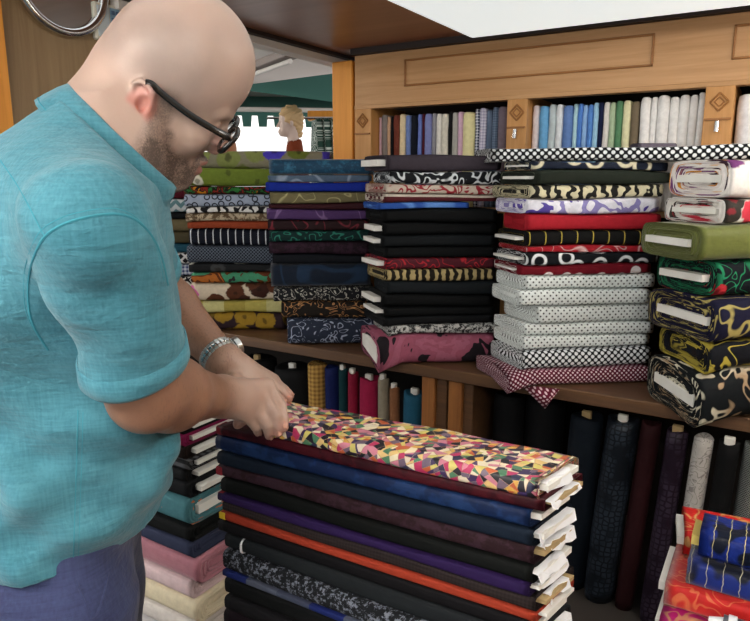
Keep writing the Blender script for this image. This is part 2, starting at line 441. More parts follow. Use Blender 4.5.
MB().tube([(-1.7, 0, 0), (1.7, 0, 0)], .03, 10).build('front_rail', M['white'], aw, smooth=True)
q = wd(lv(300, 84, 5.2))
a2 = empty('second_awning', (q[0], q[1], q[2]), YW - .1, 'grey-green folded awning hanging nearer, under the hall ceiling', 'awning')
V = [(-.62, 0, -.02), (.5, 0, .10), (.5, .5, .16), (-.62, .5, .04), (.5, 0, -.17), (.5, .5, -.12)]
mesh_obj('canvas', V, [(0, 1, 2, 3), (0, 4, 1), (3, 2, 5), (1, 4, 5, 2), (0, 3, 5, 4)], M['awn'], a2, smooth=False)
q = wd(lv(325, 116, 7.0))
wb = MB().box(-.18, .35, -.05, .05, -.05, .05, b=.006).build('wooden_beam', M['orange']); wb.location = q; wb.rotation_euler = (0, 0, YW)
tag(wb, 'short orange wooden beam behind the mannequin at the opening', 'beam')
# hanging clothes on the right behind the mannequin
hg = MB().tube([(-.55, 0, 0), (.6, 0, 0)], .012, 8).build('clothes_rail', M['chrome'], None, smooth=True)
q = wd(lv(322, 118, 6.6)); hg.location = q; hg.rotation_euler = (0, 0, YW); tag(hg, 'steel clothes rail beyond the opening', 'clothes rail')
for i in range(9):
    m = fabric('curl', ['#2b4a40', '#dfe9e0'], .05, f=18, w=.5) if i == 0 else m
    V = []; Fc = []; N = 10
    w0 = .03; ln = .95 + .1 * random.random()
    for k in range(N + 1):
        z = -.02 - ln * k / N; ww = .10 + .08 * min(1, k / 3)
        V += [(-w0, -ww, z), (w0, -ww, z), (w0 * 1.2, ww, z), (-w0 * 1.1, ww, z)]
    for k in range(N):
        for c in range(4): Fc.append((4 * k + c, 4 * k + (c + 1) % 4, 4 * k + 4 + (c + 1) % 4, 4 * k + 4 + c))
    Fc += [(0, 1, 2, 3), (4 * N + 3, 4 * N + 2, 4 * N + 1, 4 * N)]
    uvs = [(v[1], v[2]) for v in V]
    g = mesh_obj('hanging_dress', V, Fc, m, None, uv=uvs)
    p = wd(lv(322, 118, 6.6) + np.array((-.05 + i * .075, 0, 0))); g.location = p; g.rotation_euler = (0, 0, YW + .3)
    tag(g, 'green and white patterned dress on the rail beyond the opening', 'dress', 'patterned dresses hanging on the hall rail')

# ------------------------------------------------------------------ signed-distance modelling for figures
class Grid:
    def __init__(s, lo, hi, vox):
        s.lo = np.array(lo, np.float32); s.v = vox
        s.n = np.ceil((np.array(hi) - lo) / vox).astype(int) + 1
        s.d = np.full(s.n, .05, np.float32)
    def ax(s, lo, hi):
        a = np.clip(((np.array(lo) - s.lo) / s.v).astype(int), 0, s.n); b = np.clip(((np.array(hi) - s.lo) / s.v).astype(int) + 2, 0, s.n)
        g = [(s.lo[i] + s.v * np.arange(a[i], b[i])).astype(np.float32) for i in range(3)]
        X, Y, Z = np.meshgrid(*g, indexing='ij')
        return (slice(a[0], b[0]), slice(a[1], b[1]), slice(a[2], b[2])), X, Y, Z
    def op(s, fn, lo, hi, k=.01, mode='u', pad=.05):
        sl, X, Y, Z = s.ax(np.array(lo) - pad, np.array(hi) + pad)
        if X.size == 0: return
        e = fn(X, Y, Z).astype(np.float32); d = s.d[sl]
        if mode == 'u':
            h = np.clip(.5 + .5 * (d - e) / k, 0, 1); s.d[sl] = d * (1 - h) + e * h - k * h * (1 - h)
        else:
            e = -e; h = np.clip(.5 - .5 * (d - e) / k, 0, 1); s.d[sl] = d * (1 - h) + e * h + k * h * (1 - h)
    def cap(s, a, b, ra, rb=None, k=.01, mode='u'):
        rb = ra if rb is None else rb; a = np.array(a, float); b = np.array(b, float); r = max(ra, rb)
        ab = b - a; L = float(ab @ ab) + 1e-9
        def fn(X, Y, Z):
            x, y, z = X - a[0], Y - a[1], Z - a[2]
            t = np.clip((x * ab[0] + y * ab[1] + z * ab[2]) / L, 0, 1)
            return np.sqrt((x - t * ab[0]) ** 2 + (y - t * ab[1]) ** 2 + (z - t * ab[2]) ** 2) - (ra + (rb - ra) * t)
        s.op(fn, np.minimum(a, b) - r, np.maximum(a, b) + r, k, mode)
    def ell(s, c, ax, r, k=.01, mode='u'):
        """ellipsoid, ax = 3x3 rows of axes"""
        c = np.array(c, float); ax = np.array(ax, float); R = max(r)
        def fn(X, Y, Z):
            x, y, z = X - c[0], Y - c[1], Z - c[2]
            q = [(x * ax[i][0] + y * ax[i][1] + z * ax[i][2]) for i in range(3)]
            k0 = np.sqrt(sum((q[i] / r[i]) ** 2 for i in range(3))); k1 = np.sqrt(sum((q[i] / r[i] ** 2) ** 2 for i in range(3))) + 1e-6
            return k0 * (k0 - 1) / k1
        s.op(fn, c - R, c + R, k, mode)
    def mesh(s, adapt=0.0):
        g = openvdb.FloatGrid(.05); g.copyFromArray(np.ascontiguousarray(s.d))
        pts, tris, quads = g.convertToPolygons(0.0, adapt)
        V = pts * s.v + s.lo
        F_ = [tuple(int(i) for i in q[::-1]) for q in quads] + [tuple(int(i) for i in q[::-1]) for q in tris]
        return V.astype(np.float64), F_
def fast_mesh(name, V, Fc, mats, parent, attrs=None, fm=None):
    me = bpy.data.meshes.new(name); me.from_pydata(V.tolist(), [], Fc); me.update()
    me.polygons.foreach_set('use_smooth', np.ones(len(me.polygons), bool))
    for m in mats: me.materials.append(m)
    if fm is not None: me.polygons.foreach_set('material_index', fm)
    for nme, a in (attrs or {}).items():
        at = me.attributes.new(nme, 'FLOAT', 'POINT'); at.data.foreach_set('value', a.astype(np.float32))
    o = bpy.data.objects.new(name, me); COL.objects.link(o); o.parent = parent
    return o
# ------------------------------------------------------------------ folded bolts of cloth
def wob(rs, amp):
    """a smooth random height profile along the bolt"""
    a = [(rs.uniform(.3, 1) * amp / (i + 1), rs.uniform(4, 9) * (i + 1), rs.uniform(0, 6.28)) for i in range(3)]
    return lambda x: sum(A * math.sin(f * x + p) for A, f, p in a)
def bolt(root, L, W, B, T, mat, rs, dx=0., dy=0., skew=0., rings=7, nx=20, nc=22, board=(1, 1), boardmat=None,
         ragged=.006, sq=.62, bth=.16, skl=0., droop=None, rumple=0., ends=None, boardout=.006):
    """B(x), T(x): bottom and top height profiles; front at y=-W/2. A winding of cloth about a card."""
    V = []; Fc = []; UV = []
    def sect(x, sc=1.0, shift=0.0, js=None):
        zb, zt = B(x), T(x); h = max(.004, (zt - zb) / 2); zc = (zt + zb) / 2
        out = []; arc = 0; prev = None
        for k in range(nc + 1):
            t = math.pi * 2 * (k % nc) / nc + math.pi / 2   # starts on top
            c, s_ = math.cos(t), math.sin(t)
            hh = h * sc
            core = max(0.0, W / 2 - h * 1.05)           # stadium with soft corners
            wy = core + 0.0; y = math.copysign(wy, c) * (min(1, abs(c) / .35)) + math.copysign(abs(c) ** sq, c) * h * 1.05 * (sc if sc < 1 else 1)
            if sc < 1: y = math.copysign(wy * min(1, abs(c) / .35) * (.55 + .45 * sc), c) + math.copysign(abs(c) ** sq, c) * h * 1.05 * sc
            z = zc + math.copysign(abs(s_) ** sq, s_) * hh
            if sc >= 1 and rumple and s_ > 0: z += rumple * (math.sin(x * 31 + y * 40) * math.sin(y * 60 - x * 9) * .5 + .5 * math.sin(x * 17 + y * 23)) * s_
            if prev is not None: arc += math.hypot(y - prev[0], z - prev[1])
            prev = (y, z)
            fr = rs.uniform(-.3, .3) * ragged if (shift and k % nc) else 0
            out.append((x + dx + shift + fr - skew * (y + W / 2) - skl * (y + W / 2) * max(0, min(1, -x / (L / 2))), y + dy, z, arc))
        return out
    xs = [-L / 2 + L * i / nx for i in range(nx + 1)]
    loops = []
    def addloop(pts, u):
        n0 = len(V)
        for (x, y, z, a) in pts:
            if droop: z -= droop(x, y)
            V.append((x, y, z)); UV.append((u, a))
        loops.append(n0)
    # left end rings from the core outwards, body, right end rings inwards
    e = ends if ends is not None else (rings, rings)
    st = .72
    for k in range(e[0]):
        s0 = .28 + st * k / e[0]; s1 = .28 + st * (k + .62) / e[0]; s2 = .28 + st * (k + .82) / e[0]
        off = rs.uniform(-1, 1) * ragged + .010 * (1 - k / e[0]); uu = xs[0] - rs.uniform(.02, .5)
        addloop(sect(xs[0], s0, off), uu); addloop(sect(xs[0], s1, off + ragged * .3), uu + .01)
        addloop(sect(xs[0], s2, off + ragged * 1.3), uu + .02)
    for x in xs: addloop(sect(x), x)
    for k in range(e[1] - 1, -1, -1):
        s0 = .28 + st * k / e[1]; s1 = .28 + st * (k + .62) / e[1]; s2 = .28 + st * (k + .82) / e[1]
        off = rs.uniform(-1, 1) * ragged - .010 * (1 - k / e[1]); uu = xs[-1] + rs.uniform(.02, .5)
        addloop(sect(xs[-1], s2, off - ragged * 1.3), uu); addloop(sect(xs[-1], s1, off - ragged * .3), uu + .01)
        addloop(sect(xs[-1], s0, off), uu + .02)
    m = nc + 1
    for a, b in zip(loops[:-1], loops[1:]):
        for k in range(nc): Fc.append((a + k, b + k, b + k + 1, a + k + 1))
    Fc.append(tuple(loops[0] + k for k in range(nc))); Fc.append(tuple(loops[-1] + k for k in range(nc - 1, -1, -1)))
    o = mesh_obj('cloth', V, Fc, mat, root, uv=UV)
    if board:
        bm = boardmat or M['board']; mb = MB()
        zl = (B(xs[0]) + T(xs[0])) / 2; zr = (B(xs[-1]) + T(xs[-1])) / 2; th = (T(xs[0]) - B(xs[0])) * bth
        y0, y1 = -W * .36, W * .36
        def c(x, y, z): return (x + dx - skew * (y + W / 2), y + dy, z - (droop(x + dx, y) if droop else 0))
        xl = xs[0] - (boardout if board[0] else -.02); xr = xs[-1] + (boardout if board[1] else -.02)
        n = 6; VV = []
        for i in range(n + 1):
            x = xl + (xr - xl) * i / n; xc = min(max(x, xs[0]), xs[-1]); z = (B(xc) + T(xc)) / 2
            VV += [c(x, y0, z - th), c(x, y1, z - th), c(x, y1, z + th), c(x, y0, z + th)]
        FF = []
        for i in range(n):
            for k in range(4): FF.append((4 * i + k, 4 * i + 4 + k, 4 * i + 4 + (k + 1) % 4, 4 * i + (k + 1) % 4))
        FF += [(0, 3, 2, 1) if False else (3, 2, 1, 0)[::-1], (4 * n, 4 * n + 1, 4 * n + 2, 4 * n + 3)]
        mb.add(VV, FF).build('card', bm, root)
    return o

def fab(spec):
    k = dict(spec[2]) if len(spec) > 2 else {}
    return fabric(spec[0], spec[1], **k)
SHELF_Z = .791
def stack(stack_name, px, t, ys, items, L, W, dyaw=0., skew=0., zbase=SHELF_Z, group=None, seed=1, ragged=.006, rings=7, sides=(1, 0)):
    rs = random.Random(seed); yaw = YW + math.radians(dyaw)
    zs = [float(lv(px, y, t)[2]) for y in ys]; zs[-1] = zbase
    c = wd(lv(px, (ys[0] + ys[-1]) / 2, t)); nrm = Vector((math.cos(yaw + math.pi / 2), math.sin(yaw + math.pi / 2), 0))
    base = Vector((c[0], c[1], 0)) + nrm * (W / 2)
    prof = [wob(rs, .0040) for _ in zs]; prof[-1] = lambda x: 0.0
    slopes = [0.0] * len(zs)
    names = [it[0] for it in items]
    for i, it in enumerate(items):
        desc, spec = it[0], it[1]; op = dict(it[2]) if len(it) > 2 else {}
        z0, z1 = zs[i + 1], zs[i]; l = op.get('L', L); w = op.get('W', W) + rs.uniform(-.008, .008)
        shift = op.get('sx', 0.0); ya = yaw + math.radians(op.get('yaw', rs.uniform(-1.8, 1.8)))
        label = op.get('label')
        if not label:
            if names.count(desc) > 1:
                k = names[:i + 1].count(desc); label = '%s %s bolt from top in the %s' % (['first', 'second', 'third', 'fourth', 'fifth', 'sixth', 'seventh', 'eighth'][k - 1], desc, stack_name)
            else: label = '%s bolt in the %s' % (desc, stack_name)
        loc = Vector((base.x, base.y, z0)) + Vector((math.cos(ya), math.sin(ya), 0)) * shift
        e = empty('fabric_bolt', loc, ya, label, 'bolt of fabric', group or 'folded bolts in the ' + stack_name)
        pb, pt = prof[i + 1], prof[i]
        B = (lambda x, p=pb: p(x) + .0006); T = (lambda x, p=pt, h=z1 - z0: p(x) + h - .0006)
        dr = None; fromb = len(items) - 1 - i
        if zbase == SHELF_Z and fromb < 3:
            ca, sa = math.cos(ya), math.sin(ya); amt = (op.get('droop', .55), .35, .15)[fromb]
            def dr(x, y, loc=loc, ca=ca, sa=sa, amt=amt):
                return amt * max(0.0, 2.168 - (loc.y + x * sa + y * ca))
        brd = op.get('board', sides)
        bolt(e, l, w, B, T, fab(spec) if not isinstance(spec, bpy.types.Material) else spec, rs,
             dx=op.get('dx', 0) + rs.uniform(-.011, .011), dy=rs.uniform(-.010, .010), skew=op.get('skew', skew) + rs.uniform(-.08, .08), board=brd,
             ragged=op.get('ragged', ragged), rings=rings, droop=dr, bth=op.get('bth', .2 if skew > .22 else .10), boardout=op.get('out', .008 if brd and brd[0] else .0))
BLK = '#07090b'
NB = {'board': None}
WB = {'board': (1, 0), 'out': .025, 'dx': -.006}
def sol(c, **k): return ('solid', [c], k)

S1 = [('white-and-black leaf print', ('blotch', ['#e8e8e0', '#e8e8e0', '#30302c'], dict(s=.05))),
 ('white cloth with green-grey leaves', ('flor', ['#e6e6dc', '#6f7a62', '#3a3a34'], dict(s=.06))),
 ('plain deep maroon', sol('#4d0d1c')),
 ('teal and grey chevron with orange patches', ('zig', ['#5d8087', '#c3ccd0'], dict(s=.05))),
 ('black cloth with small white scratch', sol('#101416')),
 ('light olive-brown', sol('#6b6146')), ('dark olive-brown', sol('#4d4733')),
 ('teal cloth with magenta end', ('stripe', ['#1c4a5c', '#8c1a52', '#8c1a52'], dict(s=.9, seed=0.15))),
 ('black and white diamond lattice', ('lattice', ['#15161a', '#d8d8d8'], dict(s=.045, w=.16))),
 ('pale blue and navy motif', ('gingham', ['#c7cfdc', '#3b4a78'], dict(s=.02))),
 ('black and white floral', ('curl', ['#15161a', '#d8d8d0'], dict(s=.06, f=20, w=.4))),
 ('white and black leafy', ('curl', ['#101010', '#c8c8c0'], dict(s=.09, f=16, w=.5))),
 ('dark patterned', ('speck', ['#1c1c1c', '#7a7a72'], dict(s=.02)))]
stack('leftmost shelf stack', 160, 3.32, [172, 180, 187, 198, 212, 219, 232, 244, 253, 265, 277, 293, 308, 321], S1, .46, .2, seed=11, sides=None)

S2 = [('green cloth with white dotted motifs', ('flor', ['#66782c', '#d0d0c0', '#66782c', '#66782c'], dict(s=.10, r=.26, eye='#3a4020'))),
 ('orange, black, green and red floral', ('blotch', ['#b0701c', '#15170f', '#7c241a', '#15170f', '#26662e', '#15170f', '#b0701c'], dict(s=.05))),
 ('white and slate dotted border print', ('rings', ['#9aa6ba', '#20242e'], dict(s=.04))),
 ('black and white zebra', ('zebra', ['#1c1c1e', '#d9d9d6'], dict(s=.05, amp=16))),
 ('tan and black textured', ('speck', ['#5e4c38', '#b5a78e'], dict(s=.03))),
 ('plain rust-brown', sol('#8a3c22')),
 ('navy cloth with white vertical dashes', ('stripe', ['#0f1420', '#0f1420', '#cfd4da'], dict(s=.035, wd=[0, .45, .86]))),
 ('navy diagonal weave with white corner', ('lattice', ['#1b222e', '#66707e'], dict(s=.016, w=.1))),
 ('black cloth with pale grey blossoms', ('flor', ['#191b1d', '#d0cfc2', '#3d3f40', '#191b1d'], dict(s=.12, r=.28))),
 ('mint green cloth with orange ornament', ('blotch', ['#2a2a2a', '#428a68', '#428a68', '#428a68', '#5a2d16', '#a8622a', '#5a2d16'], dict(s=.10, det=2))),
 ('beige cloth with brown and pink patches', ('flor', ['#cdc0aa', '#3a2018', '#c866a0', '#cdc0aa', '#54301f'], dict(s=.09, r=.5))),
 ('pale yellow two-tone', ('stripe', ['#aaa054', '#bcb880', '#9c9046'], dict(s=.30))),
 ('gold, black and purple floral', ('flor', ['#2a1c22', '#8f7224', '#64501c', '#4a2444'], dict(s=.10, r=.5)))]
stack('shelf stack under the green bolt', 236, 3.07, [168, 186, 194, 206, 213, 221, 229, 246, 265, 273, 284, 303, 316, 331], S2, .44, .2, seed=12, sides=None)
# wide floral bolt lying across the two left stacks
def lone(label, px, t, ytop, ybot, L, W, yaw, mat, seed, skew=0, z0=None, board=None, **k):
    rs = random.Random(seed); z1 = float(lv(px, ytop, t)[2]); z0 = float(lv(px, ybot, t)[2]) if z0 is None else z0
    c = wd(lv(px, ybot, t)); ya = YW + math.radians(yaw)
    e = empty('fabric_bolt', (c[0] - math.sin(ya) * W / 2, c[1] + math.cos(ya) * W / 2, z0), ya, label, 'bolt of fabric')
    p = wob(rs, .002); p2 = wob(rs, .003)
    bolt(e, L, W, lambda x: p(x), lambda x: p2(x) + z1 - z0, mat, rs, skew=skew, board=board, **k); return e
lone('grey-tan bolt with violet-blue and green blossoms lying across the two leftmost stacks', 255, 3.10, 151, 168.5, .70, .2, 0,
     fabric('flor', ['#7a7664', '#352da0', '#5d6828', '#4138a8', '#767f48'], s=.13, r=.42), 5)

S3 = [('teal-blue flecked', ('speck', ['#0f3a55', '#2f6a88'], dict(s=.05, e=.6, soft=.1, rough=.5, sheen=.3))),
 ('slate-blue streaked', ('curl', ['#4d5f74', '#8695a8'], dict(s=.2, f=12, w=.2))),
 ('plain royal blue', sol('#12298c')),
 ('khaki cloth with cream sprigs', ('curl', ['#6b6548', '#a8a278'], dict(s=.12, f=14, w=.16))),
 ('thin dark maroon', sol('#32131a')),
 ('mauve-purple sprigged', ('curl', ['#47305c', '#7c6490'], dict(s=.12, f=12, w=.14))),
 ('maroon cloth with red strokes', ('curl', ['#241518', '#6e2a34'], dict(s=.10, f=18, w=.3))),
 ('black cloth with green fronds', ('curl', ['#0b2626', '#2c7566'], dict(s=.06, f=18, w=.3))),
 ('dark plum', ('speck', ['#1c1019', '#2e1c2a'], dict(s=.04))),
 ('plain black-navy', sol('#0b0f16')),
 ('dark navy damask', ('curl', ['#0c1828', '#182c44'], dict(s=.2, f=14, w=.4, sheen=.2))),
 ('black cloth with grey branches', ('curl', ['#15161a', '#a9a8a0'], dict(s=.04, f=16, w=.3, dist=1.2)), dict(dx=.02)),
 ('black cloth with tan scrolls', ('curl', ['#1a1613', '#a97c50'], dict(s=.055, f=15, w=.25, dist=1.2)), dict(dx=.035)),
 ('slate-blue scroll-print', ('curl', ['#232a3a', '#9aa3b8'], dict(s=.065, f=16, w=.22, dist=1.3)), dict(dx=.06, droop=.85, L=.42))]
stack('teal-topped shelf stack', 321, 2.78, [159, 175, 182, 191, 203, 209, 220, 231, 242, 254, 264, 289, 304, 322, 346], S3, .425, .2, dyaw=1, seed=13, sides=None, skew=.05)

S4 = [('plain charcoal-mauve', sol('#3a343c'), WB),
 ('black and white floral', ('curl', ['#14171b', '#c6ccd0'], dict(s=.055, f=16, w=.5)), NB),
 ('red and cream patterned', ('curl', ['#b9ac9f', '#8a2630'], dict(s=.05, f=16, w=.5)), NB),
 ('cream cloth with maroon edge', ('hstripe', ['#b4aca0', '#4c1c22'], dict(s=.05)), dict(board=None, dx=-.02)),
 ('bright blue partly pulled out', ('curl', ['#2a4f9c', '#5b86c8'], dict(s=.2, f=9, w=.3)), dict(board=None, L=.34, dx=-.07)),
 ('plain black', sol(BLK), NB), ('plain black', sol(BLK), WB), ('plain black', sol('#101417'), WB), ('plain black', sol(BLK), NB),
 ('maroon cloth with red motifs', ('curl', ['#4a1a24', '#b02a34'], dict(s=.05, f=14, w=.3)), WB),
 ('gold and black ornamental', ('zebra', ['#1c1812', '#a59468'], dict(s=.03, amp=5)), NB),
 ('plain black', sol('#12171b'), NB), ('plain black', sol(BLK), WB), ('plain black', sol(BLK), WB), ('plain black', sol('#0b0d10'), NB),
 ('black and white speckled', ('speck', ['#1b1c1e', '#b9bab8'], dict(s=.02)), dict(board=None, dx=.02)),
 ('rose-pink cloth with black tree print', ('blotch', ['#8a4a5e', '#94566a', '#8a4a5e', '#1c171c', '#1c171c'], dict(s=.16, det=3)), dict(dx=-.01, droop=.75, L=.46, W=.24, skew=.3, board=(1, 0), out=.004))]
stack('mostly black shelf stack', 442, 2.50, [155, 171, 184, 194, 202, 209, 222, 235, 246, 258, 270, 282, 296, 309, 318, 327, 338, 369], S4, .43, .2, dyaw=5, skew=.25, seed=14, sides=(1, 0))

DOT = ('dots', ['#dfe6e4', '#2c3238'], dict(s=.021, r=.15))
WD = 'white cloth with tiny black dots'
S5 = [('navy and cream ornate', ('rings', ['#1b2232', '#cfc9ae'], dict(s=.09)), dict(skew=.2)),
 ('dark olive-grey cloth with pale motifs', ('curl', ['#20261f', '#727a68'], dict(s=.3, f=9, w=.12)), dict(skew=.2)),
 ('cream and black animal-stripe', ('zebra', ['#20201e', '#cfc8a8'], dict(s=.04, amp=11)), dict(skew=.3, board=None)),
 ('white and violet abstract', ('blotch', ['#55489a', '#dcdde8', '#e6e6f0', '#8d86be', '#e6e6f0'], dict(s=.1)), dict(board=None, L=.46, dx=-.01)),
 ('plain bright red', ('curl', ['#a3202c', '#b8404c'], dict(s=.3, f=9, w=.05)), dict(board=None, skew=.1)),
 ('black cloth with gold lines and orange motifs', ('stripe', ['#101010', '#101010', '#b9a54a'], dict(s=.055, wd=[0, .5, .93])), WB),
 ('red and white stroked', ('curl', ['#a01e2a', '#d8b8b8'], dict(s=.09, f=12, w=.12)), NB),
 ('black cloth with white rings', ('rings', ['#101318', '#dfe3e6'], dict(s=.075)), WB),
 ('dark red cloth with large white dots', ('bigdots', ['#6a0f1e', '#e0d8d8'], dict(s=.065, r=.28)), dict(board=(1, 0), out=.01, dx=-.02)),
 (WD, DOT, dict(dx=.0, board=None)), (WD, DOT, dict(dx=-.02, board=None)), (WD, DOT, dict(dx=.035, board=None)), (WD, DOT, NB), (WD, DOT, NB),
 ('black cloth with white check dots', ('dots', ['#101318', '#dfe3e6'], dict(s=.024, r=.27)), dict(board=None, dx=.0, skew=.3)),
 ('burgundy cloth with white pin dots', ('dots', ['#581028', '#d8c4cc'], dict(s=.017, r=.2)), dict(board=None, L=.52, dx=-.015, droop=.6, W=.24, skew=.3))]
stack('red-and-white shelf stack', 593, 2.26, [161, 171, 184, 198, 214, 230, 246, 252, 264, 275, 290, 306, 326, 339, 352, 372, 389], S5, .47, .2, dyaw=6, skew=.2, seed=15, ragged=.004, rings=9, sides=(1, 0))
lone('long black-and-white polka dot bolt on top, reaching over the rightmost stacks', 632, 2.19, 146, 160.5, .95, .17, -23,
     fabric('dots', ['#0e1116', '#e6eaec'], s=.026, r=.245), 6, skew=.6, rings=9, board=None)
S6 = [('white cloth with purple, orange and black blots', ('flor', ['#e6e2de', '#6d3a6e', '#d08a2e', '#382430', '#e6e2de', '#e6e2de'], dict(s=.12, r=.42, eye='#d8a03c')), dict(out=.002)),
 ('white cloth with red and black rounds', ('flor', ['#dedbd6', '#c03848', '#34302c', '#dedbd6', '#dedbd6'], dict(s=.10, r=.4, eye='#a02838')), dict(out=.002)),
 ('plain olive-green', ('solid', ['#5d6430'], dict(rough=.45, sheen=.2)), dict(dx=-.02, out=.012, W=.27, L=.5)),
 ('black cloth with red roses and green vines', ('flor', ['#10131a', '#a82630', '#1c6b4a', '#1c6b4a'], dict(s=.09, r=.34, vine='#1f7a54')), dict(out=.02)),
 ('navy cloth with gold paisley', ('curl', ['#15152c', '#a09458'], dict(s=.13, f=12, w=.33, dist=1.4)), dict(board=(1, 0), out=.0, W=.27)),
 ('black cloth with large gold flowers', ('flor', ['#101218', '#a8993e', '#8f8234', '#101218'], dict(s=.14, r=.42, vine='#a8993e')), dict(board=None)),
 ('black cloth with cream and tan scrolls', ('curl', ['#0f1316', '#c6c2ae', '#9a8468'], dict(s=.14, f=11, w=.35, dist=1.6)), dict(board=(1, 0), out=.0, droop=.35, W=.27, dx=-.01))]
stack('rightmost shelf stack', 775, 1.93, [161, 198, 222, 260, 297, 341, 372, 419], S6, .40, .235, dyaw=11, skew=.10, seed=16, ragged=.007, rings=9, sides=(1, 0))

# ------------------------------------------------------------------ near pile the man is handling
bench = empty('low_bench', (-1.25, 1.06, 0), 0, 'small wooden bench under the low pile behind his forearm', 'bench')
MB().box(-.27, .265, -.14, .18, .303, .343, b=.004).build('bench_top', M['shelf'], bench)
for x in (-.22, .22):
    for y in (-.1, .14): MB().box(x - .02, x + .02, y - .02, y + .02, 0, .303, b=.003).build('leg', M['post'], bench)
table = empty('low_table', (-.55, 1.02, 0), 0, 'low brown table under the near piles of bolts', 'table')
TZ = .47; BZ = .343
MB().box(-.32, .36, -.24, .26, TZ - .04, TZ, b=.004).build('table_top', M['shelf'], table)
for x in (-.28, .31):
    for y in (-.19, .21): MB().box(x - .025, x + .025, y - .025, y + .025, 0, TZ - .04, b=.003).build('leg', M['post'], table)
NP = [('multicoloured patchwork-print', ('patch', ['#e4d8b8', '#3a2a54', '#cfa04a', '#b0305c', '#16161c', '#d8b878', '#d8cdb4', '#b85a34', '#4a7a5a', '#c47a8c', '#c9bf68', '#2a2a44', '#6a5a6c', '#1c1620'], dict(s=.019, rough=.38, spec=.45)), dict(L=.475, dx=.062, rumple=.004, W=.122, skl=.62)),
 ('dark maroon satin', ('speck', ['#2c0a12', '#401019'], dict(s=.05, rough=.45))),
 ('navy-blue', ('speck', ['#101f40', '#1b3158'], dict(s=.06, rough=.45))),
 ('blue-black', sol('#0f1a28')), ('brown-maroon', ('speck', ['#241318', '#33202a'], dict(s=.03))), ('black with green cast', sol('#080b0a')),
 ('thin dark purple', sol('#241440')), ('ribbed dark brown', ('gingham', ['#1a1414', '#2c2424'], dict(s=.006))),
 ('thin orange', sol('#8e3220')), ('glossy black', sol('#0a090c')), ('charcoal grey', sol('#181c1f')),
 ('black and grey tweed', ('speck', ['#14161a', '#6e7480'], dict(s=.012, e=.55))), ('blue and grey striped edge', ('stripe', ['#3c4254', '#16225a', '#4a5060'], dict(s=.22))),
 ('plain black', sol('#0b0d0e')), ('faded black', sol('#131316')), ('very dark plum', sol('#160d14')), ('plain dark navy', sol('#0d1220')), ('lowest-but-two grey', sol('#26282c')), ('lowest-but-one black', sol('#0b0b0d')), ('lowest dark brown', sol('#1c1412'))]
nz = [1.094, 1.066, 1.045, 1.016, .989, .962, .933, .914, .892, .876, .850, .814, .771, .757, .715, .680, .640, .595, .55, .51, .47]
rs = random.Random(3); n = len(nz)
sl = [.028 * max(0, (nz[i] - .48) / .6) for i in range(n)]; pr = [wob(rs, .0022) for _ in nz]; pr[-1] = lambda x: 0
ORD = ['top', 'second', 'third', 'fourth']
